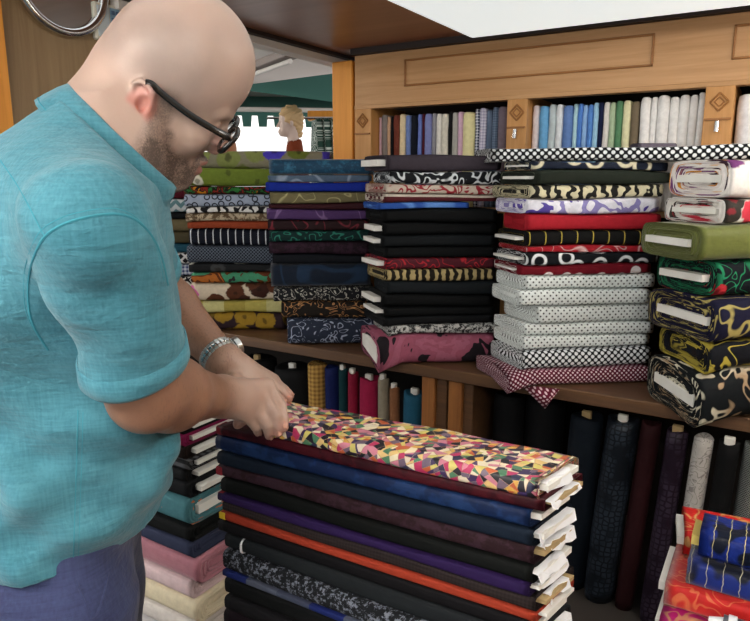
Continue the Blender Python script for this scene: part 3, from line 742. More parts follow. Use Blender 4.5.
for i, it in enumerate(NP):
    op = dict(it[2]) if len(it) > 2 else {}
    L = op.get('L', .605 + rs.uniform(-.012, .004)); W = op.get('W', .115)
    where = {0: 'under his fingers, topmost of the near pile'}.get(i, 'in the near pile below the patchwork print')
    e = empty('fabric_bolt', (-.545, .82 + .0595, nz[i + 1]), 0, '%s bolt %s' % (it[0], where), 'bolt of fabric', 'folded bolts in the near pile')
    B = lambda x, i=i: pr[i + 1](x) + sl[i + 1] * x + .0005
    T = lambda x, i=i: pr[i](x) + sl[i] * x + nz[i] - nz[i + 1] - .0005
    mat = fab(it[1]); dx = op.get('dx', rs.uniform(-.006, .006))
    bolt(e, L, W, B, T, mat, rs, dx=dx, dy=rs.uniform(-.003, .003), skew=-.2, board=(0, 1), nx=40, nc=28, rings=6, ragged=.003, boardout=.008,
         boardmat=M['kraft'] if i % 3 == 1 else M['board'], rumple=op.get('rumple', 0), skl=op.get('skl', 0))
    # torn white wrapping paper hanging out of the right end
    if i < 12 and i not in (2, 8, 9):
        zc = (B(L / 2) + T(L / 2)) / 2; h = (T(L / 2) - B(L / 2)) / 2; V = []; Fc = []; K = rs.randint(5, 8); ya_ = -W * rs.uniform(.2, .48); yb_ = W * rs.uniform(.15, .5); o1 = .008
        for k in range(K + 1):
            y = ya_ + (yb_ - ya_) * min(1, max(0, (k + rs.uniform(-.3, .3)) / K)); o1 = min(.012, max(.002, o1 + rs.uniform(-.006, .008))); dn = rs.uniform(.1, .9) if k in (0, K, 2) else rs.uniform(.5, .9)
            e_ = .2 * (y + W / 2)
            V += [(L / 2 + dx - .015 + e_, y, zc + h * .5), (L / 2 + dx + o1 * .6 + e_, y, zc + h * rs.uniform(.3, .55)), (L / 2 + dx + o1 + e_, y + rs.uniform(-.004, .004), zc - h * dn)]
        for k in range(K):
            a = 3 * k; Fc += [(a, a + 1, a + 4, a + 3), (a + 1, a + 2, a + 5, a + 4)]
        p = mesh_obj('torn_paper', V, Fc, M['paper'], e, smooth=False)
        md = p.modifiers.new('s', 'SOLIDIFY'); md.thickness = .0012
    if i in (1, 4, 6): MB().box(-L / 2 + dx - .004, -L / 2 + dx + .012, -W / 2 + .0, -W / 2 + .03, (B(-.3) + T(-.3)) / 2 - .009, (B(-.3) + T(-.3)) / 2 + .008, b=.003).build('red_selvage_tag', plain('selvage_red', '#7c1626', .8), e)
    if i == 8: MB().box(-L / 2 + dx - .003, -L / 2 + dx + .014, -W / 2 + .0, -W / 2 + .03, (B(-.3) + T(-.3)) / 2 - .007, (B(-.3) + T(-.3)) / 2 + .007, b=.002).build('yellow_selvage_tag', plain('selvage_yellow', '#c8a820', .8), e)
    if i == 10:
        mm = MB()
        mm.torus((-L / 2 + dx + .045, 0, .5 * (T(-.25) + B(-.25))), (0, W / 2 + .002, 0), (0, 0, (T(-.25) - B(-.25)) / 2 + .001), .0022, 40, 8, sq=.5)
        mm.build('white_tie', M['paper'], e, smooth=True)

# ------------------------------------------------------------------ pile behind his forearm, ends towards the right
LP = [('black cloth on white card', sol('#0c0d10'), dict(out=.012)), ('magenta-edged', sol('#7c1746'), dict(out=.002)), ('dark brown', sol('#1d1412'), dict(out=.012)),
 ('grey-black striped', ('hstripe', ['#15171a', '#4a4c50'], dict(s=.02)), {}), ('black with pale card', sol('#0c0e10'), dict(out=.012)),
 ('black with rounded white card', sol('#0d1013'), dict(out=.014)), ('teal cloth with orange motifs', ('blotch', ['#3f6c74', '#3f6c74', '#3f6c74', '#b5623a'], dict(s=.08)), dict(W=.2)),
 ('plain black', sol('#090c0d'), dict(board=None)), ('slate-blue', sol('#2c3248'), dict(board=None)), ('dusty-pink satin', ('solid', ['#9a6470'], dict(rough=.35, sheen=.3)), dict(board=None, dx=.02, W=.21)),
 ('pale pink', sol('#c9b2b4'), dict(board=None)), ('cream', sol('#cfc4a8'), dict(board=None, dx=.01, W=.2)), ('off-white', sol('#c6c0ba'), dict(board=None)), ('light grey', sol('#a8a6a6'), dict(board=None))]
ly = [424, 437, 449, 462, 473, 484, 500, 528, 543, 558, 583, 600, 621, 640, 662]
lz = [float(at_y(188, y, .965)[2]) for y in ly]; lz[-1] = BZ
cx = float(at_y(188, 500, .965)[0]); rs = random.Random(8); pr2 = [wob(rs, .003) for _ in lz]; pr2[-1] = lambda x: 0
for i, it in enumerate(LP):
    op = it[2]; L = .42; W = op.get('W', .19)
    e = empty('fabric_bolt', (cx - L / 2, .965 + W / 2, lz[i + 1]), 0, '%s folded bolt in the low pile beneath his forearm' % it[0], 'bolt of fabric', 'folded bolts in the low pile behind the man')
    B = lambda x, i=i: pr2[i + 1](x) + .0005
    T = lambda x, i=i: pr2[i](x) + lz[i] - lz[i + 1] - .0005
    bolt(e, L, W, B, T, fab(it[1]), rs, dx=op.get('dx', rs.uniform(-.012, .008)), board=op.get('board', (0, 1)), boardout=op.get('out', .004), rings=6, ragged=.004)

# ------------------------------------------------------------------ pile of brocades at the right, on its own stool
st = empty('low_stool', (.26, 1.22, 0), 0, 'low wooden stool under the brocade pile at right', 'stool')
MB().box(-.34, .34, -.17, .2, .672, .707, b=.004).build('seat', M['shelf'], st)
for x in (-.3, .3):
    for y in (-.13, .16): MB().box(x - .02, x + .02, y - .02, y + .02, 0, .672, b=.003).build('leg', M['post'], st)
def pile(label, xl, y, z0, z1, L, W, spec, seed, **k):
    rs = random.Random(seed); rz = k.pop('rz', 0.0)
    z0 -= .028; z1 -= .028
    e = empty('fabric_bolt', (xl + L / 2, y + W / 2, z0), rz, label, 'bolt of fabric', 'brocades piled at the right'); p = wob(rs, .003)
    s = k.pop('slope', 0.0)
    bolt(e, L, W, lambda x: .001, lambda x: p(x) + z1 - z0 + s * x, fab(spec), rs, rings=6, ragged=.003, nx=26, **k); return e
gold = '#a8986a'
pile('dark olive lace bolt with pale flowers, lowest of the brocade pile', -.115, 1.045, .736, .788, .5, .25, ('curl', ['#14170f', '#8a8a58'], dict(s=.06, f=18, w=.35)), 1, board=None)
pile('magenta and gold brocade bolt under the red one', -.105, 1.045, .788, .822, .5, .24, ('curl', ['#b01c70', '#c08a6a'], dict(s=.05, f=16, w=.35, rough=.4)), 2, board=(1, 0), boardout=.008)
pile('large red brocade bolt with white card edge at right', -.105, 1.095, .822, .868, .5, .18, ('curl', ['#b01c1a', '#c0603c'], dict(s=.035, f=14, w=.3, rough=.4, sheen=.3)), 3, board=(1, 0), boardout=.012)
pile('small red and gold brocade bolt behind the navy rolls', -.10, 1.20, .870, .915, .18, .12, ('curl', ['#a01818', '#a87848'], dict(s=.06, f=16, w=.3, rough=.4)), 4, board=(1, 0), boardout=.010, rz=.15)
nv = ('seams', ['#0a1020', '#a8a48a', '#12246a'], dict(s=.024, rough=.35, sheen=.2))
pile('lower navy brocade roll with fine gold lines', -.075, 1.10, .868, .918, .46, .085, nv, 5, board=None)
pile('upper navy brocade roll with a gold motif and yellow end', -.062, 1.105, .920, .970, .46, .08, ('seams', ['#0a1020', '#b0a878', '#12246a'], dict(s=.022, rough=.35)), 6, board=(1, 0), boardout=.012, boardmat=plain('yellow_card', '#b5a258', .7))
tb = empty('silver_tube', (.07, 1.068, .8135), 0, 'silver-grey tube with white bands resting against the red brocade', 'tube')
MB().tube([(-.085, 0, 0), (.15, 0, 0)], .0165, 20).build('barrel', plain('grey_foil', '#5a6068', .35, metal=.4), tb, smooth=True)
for x in (-.078, -.048): MB().tube([(x, 0, 0), (x + .012, 0, 0)], .0185, 20).build('white_band', M['paper'], tb, smooth=True)
MB().tube([(-.105, 0, 0), (-.085, 0, 0)], [.007, .012], 16).build('nozzle', M['paper'], tb, smooth=True)

# ------------------------------------------------------------------ standing rolls beneath the shelf
def roll(label, x0, x1, ztop, Y, spec, core=None, lean=0.0, seed=0, coreh=.03, grp='rolls standing under the shelf', corex=.0):
    rs = random.Random(seed); w = (x1 - x0) / 2; d = min(w * 1.05, .085); xc = (x0 + x1) / 2
    e = empty('fabric_roll', (xc - lean * ztop, Y + d, 0), 0, label, 'roll of fabric', grp)
    V = []; Fc = []; UV = []; N = 26; K = 18; ph = rs.uniform(0, 6)
    prof = [(0, .9)] + [(i / K, 1.0) for i in range(1, K)] + [(1, .97), (1.004, .8), (.998, .62), (1.0, .45), (.994, .3)]
    for i, (h, s_) in enumerate(prof):
        z = h * ztop
        for k in range(N + 1):
            t = 2 * math.pi * k / N; r = s_ * (1 + .02 * math.sin(3 * t + ph + z * 7) + .012 * math.sin(11 * z + ph + t))
            V.append((w * r * math.cos(t) + lean * z, d * r * math.sin(t), z + (.004 * math.sin(t * 2 + ph) if i > K - 1 else 0))); UV.append((t * w, z))
    for i in range(len(prof) - 1):
        for k in range(N): Fc.append((i * (N + 1) + k, i * (N + 1) + k + 1, (i + 1) * (N + 1) + k + 1, (i + 1) * (N + 1) + k))
    Fc.append(tuple(range(N - 1, -1, -1))); Fc.append(tuple((len(prof) - 1) * (N + 1) + k for k in range(N)))
    mesh_obj('cloth', V, Fc, fab(spec), e, uv=UV)
    if core:
        m = MB(); cw = min(.016, w * .5)
        m.box(-cw + lean * ztop + corex, cw + lean * ztop + corex, -.010 - d * .2, .010 - d * .2, ztop - .06, ztop + coreh, b=.002); m.build('card_core', core, e)
def rx(px, y, Y): return float(at_y(px, y, Y)[0])
def rz_(px, y, Y): return float(at_y(px, y, Y)[2])
R = [(489, 520, 398, 2.290, 'plain black roll right of the posts', sol('#0a0c0f'), None, 0),
 (520, 560, 402, 2.330, 'faintly ribbed black roll under the dangling burgundy corner', sol('#0b0d10'), None, 0),
 (566, 601, 421, 2.250, 'blue-black roll with a pierced wooden core', sol('#0b131c'), 'kraft', .03),
 (603, 638, 424, 2.220, 'dark crocodile-pattern roll with white card top', ('croc', ['#10151c', '#28303a'], dict(s=.02, rough=.4)), 'board', .06),
 (640, 663, 410, 2.230, 'dark maroon roll beside the crocodile-pattern roll', sol('#260c10'), None, .06),
 (665, 690, 425, 2.200, 'deep purple roll with a square-grid pattern', ('croc', ['#1c121e', '#322a38'], dict(s=.02, rough=.4)), 'kraft', .05),
 (693, 716, 430, 2.190, 'off-white lace roll between dark rolls', ('curl', ['#a8a6a2', '#7d7b78'], dict(s=.03, f=16, w=.3)), None, .05),
 (717, 742, 442, 2.180, 'black roll with white card top near the right edge', sol('#090a0c'), 'board', .04),
 (745, 775, 425, 2.200, 'grey mesh roll at the right edge', ('lattice', ['#2a2d2e', '#7c807e'], dict(s=.008, w=.14)), None, .03),
 (234, 262, 362, 2.330, 'plain black roll furthest left under the shelf', sol('#0a0b0d'), 'kraft', 0),
 (266, 301, 371, 2.290, 'wide black roll with white card end left of the gold woven one', sol('#0b0c0e'), 'board', 0),
 (303, 320, 366, 2.290, 'gold-brown basket-weave roll under the shelf', ('gingham', ['#7a5a2a', '#b08c4c'], dict(s=.02)), None, 0),
 (321, 335, 369, 2.300, 'navy-blue roll right of the gold woven one', sol('#0f1a4a'), None, 0),
 (336, 345, 370, 2.300, 'thin dark teal roll under the shelf', sol('#0b3036'), 'board', 0),
 (345, 355, 374, 2.290, 'thin crimson roll under the shelf', sol('#7a1430'), 'board', 0),
 (355, 374, 381, 2.280, 'raspberry-red roll with white card', sol('#8e1a40'), 'board', 0),
 (375, 386, 380, 2.290, 'thin grey-beige roll under the shelf', sol('#857f70'), 'board', 0),
 (387, 397, 389, 2.290, 'thin tan-brown roll under the shelf', sol('#7d553a'), 'board', 0),
 (398, 422, 396, 2.280, 'teal-blue wide roll with white card', sol('#1d5068'), 'board', 0),
 (423, 437, 398, 2.290, 'dark brown roll left of the wooden posts', sol('#2a1a16'), 'board', 0)]
for i, (a, b_, y, Y, lab, sp, core, lean) in enumerate(R):
    x0, x1 = rx(a, y, Y), rx(b_, y, Y); zt = min(.70, rz_((a + b_) / 2, y, Y))
    roll(lab, x0 + .003, x1 - .003, zt, Y, sp, M[core] if core else None, lean, i, coreh=.022 if zt < .69 else .02)

# ------------------------------------------------------------------ shirtings standing in the cabinet
C1 = [(35, 68, '#d8b4bc', 'pale pink'), (68, 92, '#857c78', 'grey-brown'), (93, 106, '#d2a888', 'peach'), (107, 120, '#15161a', 'black'), (121, 147, '#70382c', 'red-brown'),
 (148, 174, '#e0cca6', 'warm cream'), (175, 198, '#6c80b4', 'periwinkle'), (199, 226, '#0f1420', 'blue-black'), (228, 245, '#6a7cc0', 'violet-blue'), (246, 258, '#4a1626', 'burgundy'),
 (259, 290, '#7c84b8', 'lavender-blue'), (291, 309, '#8c8c94', 'mid grey'), (311, 334, '#e0ddd6', 'bright white'), (335, 362, '#d8d4c6', 'ivory'), (363, 380, '#141416', 'jet black'),
 (381, 405, '#a8a8a2', 'pale grey'), (406, 428, '#d8b4cc', 'lilac-pink'), (429, 480, '#ddd6a4', 'butter-yellow')]
C1b = [(481, 500, ('gingham', ['#cfd2dc', '#1c2848'], dict(s=.012)), 'navy gingham'), (501, 531, ('gingham', ['#d0cddc', '#9a98b4'], dict(s=.012)), 'lilac check'),
 (532, 557, sol('#59687e'), 'slate-blue'), (558, 582, ('gingham', ['#6c7c92', '#4a5a70'], dict(s=.01)), 'blue-grey check'), (583, 628, sol('#6e626c'), 'mauve-grey')]
C2 = [(45, 74, '#ded2d4', 'blush-white'), (75, 104, '#6aa6d4', 'sky-blue'), (105, 127, '#b8c4c8', 'misty grey'), (128, 150, '#dfe4e8', 'cool white'), (151, 182, '#6080b8', 'denim-blue'),
 (183, 196, '#b0d4dc', 'pale aqua'), (197, 212, '#4f7cc4', 'cornflower-blue'), (213, 228, '#8cb2e0', 'baby-blue'), (229, 245, '#5584c8', 'mid blue'), (246, 262, '#9cc8e4', 'ice-blue'), (263, 278, '#141c3c', 'midnight navy'),
 (279, 297, '#d8d4d0', 'chalk-white'), (298, 317, '#a8bc9c', 'sage'), (318, 340, '#54805e', 'leaf-green'), (341, 366, '#dcd8b0', 'pale lemon'), (367, 393, '#6e6250', 'taupe')]
W2 = [(396, 428), (429, 449), (450, 488), (489, 519), (520, 552), (553, 578), (579, 606)]
def cubby(x0, x1, spec, label, h, grp, seed):
    for (pa, pb) in PIL:
        if x0 < pb + .002 and x1 > pb + .002: x0 = max(x0, pb + .003)
        if x1 > pa - .002 and x0 < pa - .002: x1 = min(x1, pa - .003)
    rs = random.Random(seed); w = (x1 - x0) / 2; V = []; Fc = []; UV = []; d = .12; N = 10
    h += rs.uniform(-.006, .006); lv_ = [0, .05, .3, .6, .8, .9, .96, .99, 1.0]
    rr = [1, 1, 1, 1, 1, 1, .97, .88, .6]
    sect = []
    for k in range(N + 1):
        a = math.pi * k / N; sect.append((-math.cos(a), -min(1, math.sin(a) * 1.0)))
    for i, (q, s_) in enumerate(zip(lv_, rr)):
        lean = rs.uniform(-.0015, .0015)
        for (cx_, cy_) in sect: V.append((w * .985 * cx_ * s_ + lean, cy_ * w * .9, q * h)); UV.append((cx_ * w, q * h))
        for cx_ in (1, -1): V.append((w * .985 * cx_ * s_ + lean, d, q * h)); UV.append((cx_ * w, q * h))
    m = N + 3
    for i in range(len(lv_) - 1):
        for k in range(m): Fc.append((i * m + k, i * m + (k + 1) % m, (i + 1) * m + (k + 1) % m, (i + 1) * m + k))
    Fc.append(tuple(range(m - 1, -1, -1))); Fc.append(tuple(range((len(lv_) - 1) * m, len(lv_) * m)))
    o = mesh_obj('cloth_bolt', V, Fc, fab(spec), None, uv=UV); o.location = ((x0 + x1) / 2, 2.665, 1.381)
    tag(o, label, 'bolt of fabric', grp)
YC = 2.65
def cx1(v, o, s): return float(at_y(o + v / s, 120, YC)[0])
k = 0; g1 = 'shirtings standing in the left cubby'; g2 = 'shirtings standing in the middle cubby'; g3 = 'white shirtings in the right cubby'
for (a, b_, c, nme) in C1:
    k += 1; cubby(cx1(a, 365, 4.41), cx1(b_ + 1, 365, 4.41), sol(c), '%s upright bolt in the left cabinet cubby' % nme, .395, g1, k)
for (a, b_, sp, nme) in C1b:
    k += 1; cubby(cx1(a, 365, 4.41), cx1(b_ + 1, 365, 4.41), sp, '%s upright bolt in the left cabinet cubby' % nme, .40, g1, k)
for (a, b_, c, nme) in C2:
    k += 1; cubby(cx1(a, 515, 3.19), cx1(b_ + 1, 515, 3.19), sol(c), '%s upright bolt in the middle cabinet cubby' % nme, .40, g2, k)
OW = ['first', 'second', 'third', 'fourth', 'fifth', 'sixth', 'seventh']
for i, (a, b_) in enumerate(W2):
    k += 1; cubby(cx1(a, 515, 3.19), cx1(b_ + 1, 515, 3.19), sol('#e6e4e2'), '%s white bolt right of the taupe one in the middle cubby' % OW[i], .41, g2, k)
x = -.172
for i in range(6):
    k += 1; cubby(x, x + .07, sol('#e2e2e6'), '%s white bolt in the right cabinet cubby, right of the clip pillar' % OW[i], .40, g3, k); x += .072
lone('small grey-mauve bolt peeping over the polka dot bolt', 658, 2.34, 143, 158, .13, .10, 0, fabric('solid', ['#6a6270']), 9, board=None)

# loose corner of the burgundy dotted cloth hanging below the shelf edge
fl = [o for o in bpy.data.objects if o.get('label', '').startswith('burgundy cloth')][0]
inv = Matrix.LocRotScale(fl.location, fl.rotation_euler, None).inverted()
P3 = [at_y(524, 388, 2.135), at_y(560, 389, 2.15), at_y(545, 409, 2.125), at_y(534, 386, 2.15), at_y(548, 398, 2.11)]
V = [inv @ Vector(p) for p in P3]
o = mesh_obj('loose_corner', V, [(0, 4, 3), (3, 4, 1), (0, 2, 4), (4, 2, 1)], fl.children[0].data.materials[0], fl, uv=[(v[0], v[2]) for v in V])
md = o.modifiers.new('s', 'SOLIDIFY'); md.thickness = .003
# ------------------------------------------------------------------ the man
def unit(v): v = np.array(v, float); return v / np.linalg.norm(v)
M['skin'] = None
t = NT('skin'); at = lambda n: t.n('ShaderNodeAttribute', attribute_name=n).outputs['Fac']
o_ = t.obj(); base = t.mix(t.noise(o_, 9.0, 3.0).outputs[0], lin('#ae9488'), lin('#bfa698'))
base = t.mix(at('pink'), base, lin('#c07a70'))
base = t.mix(at('arm'), base, lin('#886450'))  # arms darkened in the colour for the shade on them
base = t.mix(t.math('MULTIPLY', at('scalp'), t.math('ADD', .25, t.math('MULTIPLY', t.noise(o_, 22.0, 3.0).outputs[0], .6))), base, lin('#857873'))
sp = t.noise(o_, 420.0, 2.0); sp2 = t.noise(o_, 40.0, 3.0)
bm = t.math('MULTIPLY', at('beard'), t.n('ShaderNodeMapRange', {'Value': t.math('ADD', t.math('MULTIPLY', sp.outputs[0], .6), t.math('MULTIPLY', sp2.outputs[0], .5)), 'From Min': .28, 'From Max': .66}).outputs[0])
base = t.mix(t.math('MINIMUM', bm, .86), base, lin('#3a302c'))
base = t.mix(at('lip'), base, lin('#94685e'))
hr = t.noise(t.vm('MULTIPLY', o_, (1, 1, .35)), 300.0, 2.0)
base = t.mix(t.math('MULTIPLY', t.math('MULTIPLY', at('hairy'), t.step(hr.outputs[0], .6, .05)), .35), base, lin('#5a4436'))
pores = t.noise(o_, 260.0, 2.0); big = t.noise(o_, 30.0, 3.0)
t.bump(t.math('ADD', t.math('MULTIPLY', pores.outputs[0], .25), big.outputs[0]), .0015, .35)
t.b.inputs['Subsurface Weight'].default_value = .08; t.b.inputs['Subsurface Radius'].default_value = (.01, .004, .002)
M['skin'] = t.fin(base, .43, .45)
def linen(name, c1, c2, bd=.0035):
    t = NT(name); o = t.obj()
    s1 = t.noise(t.vm('MULTIPLY', o, (1, 1, .06)), 260.0, 2.0); s2 = t.noise(t.vm('MULTIPLY', o, (.08, .08, 1)), 320.0, 2.0); n = t.noise(o, 7.0, 3.0)
    f = t.math('ADD', t.math('MULTIPLY', t.math('ADD', s1.outputs[0], s2.outputs[0]), .28), t.math('MULTIPLY', n.outputs[0], .45))
    c = t.ramp(f, [(.38, c1), (.66, c2)])
    w = t.noise(t.vm('MULTIPLY', o, (1, 1, 2.2)), 16.0, 4.0, .6, .5)
    t.bump(t.math('ADD', w.outputs[0], t.math('MULTIPLY', t.math('ADD', s1.outputs[0], s2.outputs[0]), .12)), bd * 3, .5)
    return t.fin(c, .85, .15, .15)
M['shirt'] = linen('turquoise_linen', '#356f7f', '#528d9d')
M['seam'] = plain('shirt_thread', '#3d8798', .9, .1)
M['trouser'] = linen('navy_cotton', '#2c3354', '#414a70')

# joints, (right, forward, height) as measured
HO_p, HO_y, HO_r = math.radians(28), math.radians(21), math.radians(20)
hF = np.array((math.cos(HO_p) * math.cos(HO_y), math.cos(HO_p) * math.sin(HO_y), -math.sin(HO_p)))
hL = np.array((-math.sin(HO_y), math.cos(HO_y), 0.0)); hU = np.cross(hF, hL)
hL, hU = hL * math.cos(HO_r) + hU * math.sin(HO_r), hU * math.cos(HO_r) - hL * math.sin(HO_r)
HS = 1.0
HO = lv(152, 93, .92)
def hp_(x, y, z): return HO + HS * (hF * x + hL * y + hU * z)
bA = math.radians(16); bF = np.array((math.cos(bA), math.sin(bA), 0.)); bS = np.array((math.sin(bA), -math.cos(bA), 0.)); bU = np.array((0, 0, 1.))
Nb = lv(99, 146, .87); Hn = hp_(-.022, 0, -.008)
S_n = lv(93, 232, .69); E_n = lv(147, 393, .82); W_n = lv(220, 396, 1.05)
S_f = S_n - bS * .40 + np.array((0, 0, .01)); E_f = lv(152, 286, 1.29); W_f = lv(223, 360, 1.19)
PEL = np.array((-.48, .95, 0.))
base_pt = PEL.copy()
pw = wd(PEL)
man = empty('person', (pw[0], pw[1], 0), YW, 'bald bearded man in turquoise short-sleeved shirt and black glasses bending over the bolts', 'person')
def loc(V): return V - PEL

def torso_prof(z, g=0.0):
    zz = [.80, .95, 1.05, 1.15, 1.25, 1.35, 1.43, 1.50, 1.56, 1.62]
    a = np.interp(z, zz, [.110, .115, .126, .137, .132, .126, .120, .095, .060, .03]) + g
    b = np.interp(z, zz, [.175, .175, .172, .170, .176, .190, .190, .160, .095, .05]) + g
    cr = np.interp(z, zz, [-.495, -.49, -.455, -.440, -.432, -.420, -.410, -.395, -.375, -.36])
    cf = np.interp(z, zz, [.95, .95, .955, .96, .95, .925, .905, .895, .89, .89])
    return a, b, cr, cf
def torso_fn(g, z0, z1):
    def fn(X, Y, Z):
        a, b, cr, cf = torso_prof(Z, g)
        x = (X - cr) * bF[0] + (Y - cf) * bF[1]; y = (X - cr) * bS[0] + (Y - cf) * bS[1]
        k = (np.abs(x / a) ** 2.4 + np.abs(y / b) ** 2.4) ** (1 / 2.4)
        d = (k - 1) * np.minimum(a, b) * .9
        return np.maximum(d, np.maximum(z0 - Z, Z - z1))
    return fn

# ---- body: head, neck, torso, arms and hands in one surface
g = Grid((-.72, .52, .97), (-.08, 1.52, 1.86), .0034)
I3 = [hF, hL, hU]
def HE(c, r, k=.012, mode='u', ax=None): g.ell(hp_(*c), ax or I3, [x * HS for x in r], k, mode)
def HC(a, b, ra, rb=None, k=.01, mode='u'): g.cap(hp_(*a), hp_(*b), ra * HS, (rb if rb is not None else ra) * HS, k, mode)
g.op(torso_fn(-.022, .98, 1.60), (-.72, .6, .98), (-.2, 1.15, 1.60), .02)
g.cap(Nb - np.array((0, 0, .085)), S_n - bU * .01, .044, .044, .03); g.cap(Nb - np.array((0, 0, .085)), S_f - bU * .01, .044, .044, .03)
HE((.012, 0, .055), (.086, .080, .098), .01)
HE((.038, 0, .070), (.074, .070, .074), .03)
HE((-.020, 0, .044), (.052, .066, .060), .03)
HE((.048, 0, -.012), (.050, .058, .082), .02)
HE((.045, 0, -.066), (.052, .053, .040), .02)
for s in (-1, 1):
    HC((.004, s * .060, -.030), (.018, s * .056, -.078), .018, .017, .02)
    HC((.018, s * .056, -.074), (.076, s * .020, -.094), .018, .017, .02)
    HE((.066, s * .046, -.016), (.026, .018, .022), .02)
    HC((.086, s * .042, .030), (.098, s * .012, .027), .009, .010, .012)
HE((.084, 0, -.088), (.018, .022, .019), .015)
HE((-.01, 0, -.075), (.06, .05, .05), .03)                     # under-jaw flesh
for s in (-1, 1): HE((.105, s * .033, .010), (.020, .019, .013), .010, 'c')
for s in (-1, 1): HE((.082, s * .032, .008), (.0125, .0125, .0125), .003)
for s in (-1, 1): HE((.0868, s * .032, .0145), (.011, .016, .005), .003)
HC((.096, 0, .018), (.115, 0, -.020), .0085, .0110, .012)
for s in (-1, 1): HE((.105, s * .012, -.026), (.011, .008, .008), .006)
for s in (-1, 1): HE((.110, s * .007, -.034), (.005, .0035, .005), .003, 'c')
HC((.094, -.022, -.056), (.102, 0, -.0525), .005, .0065, .005); HC((.094, .022, -.056), (.102, 0, -.0525), .005, .0065, .005)
HC((.092, -.020, -.066), (.0995, 0, -.068), .006, .0075, .005); HC((.092, .020, -.066), (.0995, 0, -.068), .006, .0075, .005)
HC((.098, -.022, -.0605), (.106, 0, -.060), .0022, .0022, .003, 'c'); HC((.098, .022, -.0605), (.106, 0, -.060), .0022, .0022, .003, 'c')
# neck: thick, two folds at the nape
g.cap(Nb - unit(Hn - Nb) * .03, Hn, .073, .067, .03)
g.cap(Nb - bU * .01 - bF * .01, hp_(-.01, 0, -.05), .066, .058, .03)
# ears
for s in (-1, 1):
    oc = (-.004, s * .083, .0)
    ex = unit(hF * .9 + hL * s * .28 ); ez = unit(hU - hF * .18); ey = np.cross(ez, ex)
    def ep(x, y, z): return hp_(*oc) + ex * x * .82 + ey * y * s + ez * z * .8
    g.ell(ep(0, 0, 0), [ex, ey, ez], (.014, .005, .024), .006)
    g.ell(ep(.004, 0, -.026), [ex, ey, ez], (.0095, .006, .011), .004)
    rim = [(.014, .012), (.013, .026), (.004, .0335), (-.008, .033), (-.0165, .024), (-.019, .008), (-.016, -.008), (-.009, -.022)]
    for a, b in zip(rim[:-1], rim[1:]): g.cap(ep(a[0], .005 * s * s, a[1]), ep(b[0], .005, b[1]), .0038, .0038, .003)
    for a, b in (((.010, .016), (-.004, .018)), ((-.004, .018), (-.010, .004)), ((-.010, .004), (-.004, -.012))): g.cap(ep(a[0], .004, a[1]), ep(b[0], .004, b[1]), .003, .003, .003)
    g.ell(ep(.004, .007, .002), [ex, ey, ez], (.0075, .006, .011), .003, 'c')
    g.ell(ep(-.006, .007, .024), [ex, ey, ez], (.008, .003, .005), .002, 'c')
    g.ell(ep(.013, .004, .0), [ex, ey, ez], (.004, .004, .007), .003)
# arms
def arm(S, E, W_, bulge):
    g.cap(S, E, .056, .045, .03); m = E + (W_ - E) * .28
    g.cap(E, m, .046, .0475, .02); g.cap(m, W_, .0475, .0295, .02)
    g.cap(E + (W_ - E) * .12 + bulge, E + (W_ - E) * .45 + bulge * .5, .036, .030, .02)
arm(S_n, E_n, W_n, np.array((0, .0, .012))); arm(S_f, E_f, W_f, np.array((0, .0, .010)))
HANDMARK = []
def hand(W_, kn, pips, tips, thumb, wr, finr=(.0095, .0098, .0092, .0082), pinky_side=None):
    kn = [np.array(q) for q in kn]; c = sum(kn) / 4
    for i, q in enumerate(kn):
        g.cap(W_ + (q - W_) * .05 + (q - c) * .25, q, wr * .62, .0125, .012)
    g.cap(W_, W_ + (c - W_) * .5, wr * .85, .020, .02)
    for i in range(4):
        a, b, e = kn[i], np.array(pips[i]), np.array(tips[i]); r = finr[i]; d = b + (e - b) * .52
        d = d + unit((b - a)) * .0025
        g.cap(a, b, r * 1.12, r, .006); g.cap(b, d, r * 1.02, r * .92, .003); g.cap(d, e, r * .95, r * .8, .003)
        HANDMARK.append((e, d, a, r))
    th = [np.array(q) for q in thumb]
    for a, b, ra, rb in ((th[0], th[1], .017, .0135), (th[1], th[2], .0125, .0115), (th[2], th[3], .0118, .0095)): g.cap(a, b, ra, rb, .008)
    HANDMARK.append((th[3], th[2], th[1], .0105))
L_ = lambda px, py, t: lv(px, py, t)
# right hand (nearer): back of the hand to the viewer, fingertips pressed on the top bolt's edge
knR = [L_(268, 385, 1.125), L_(263, 396, 1.108), L_(255, 407, 1.095), L_(245, 415, 1.085)]
pipR = [L_(281, 406, 1.120), L_(276, 416, 1.103), L_(267, 425, 1.10), L_(256, 427, 1.105)]
tipR = [L_(284, 428, 1.106), L_(278, 433, 1.108), L_(269, 436, 1.117), L_(258, 433, 1.130)]
hand(W_n, knR, pipR, tipR, [L_(236, 388, 1.09), L_(257, 397, 1.135), L_(269, 407, 1.155), L_(278, 412, 1.155)], .034)
# left hand (farther), palm down behind it
knL = [L_(256, 391, 1.185), L_(262, 385, 1.205), L_(268, 381, 1.225), L_(273, 380, 1.243)]
pipL = [L_(268, 402, 1.185), L_(275, 395, 1.208), L_(281, 390, 1.232), L_(284, 389, 1.250)]
tipL = [L_(274, 410, 1.182), L_(283, 403, 1.208), L_(289, 399, 1.230), L_(291, 396, 1.250)]
hand(W_f, knL, pipL, tipL, [L_(236, 382, 1.16), L_(242, 402, 1.152), L_(243, 417, 1.148), L_(238, 424, 1.148)], .033)
V, Fc = g.mesh()
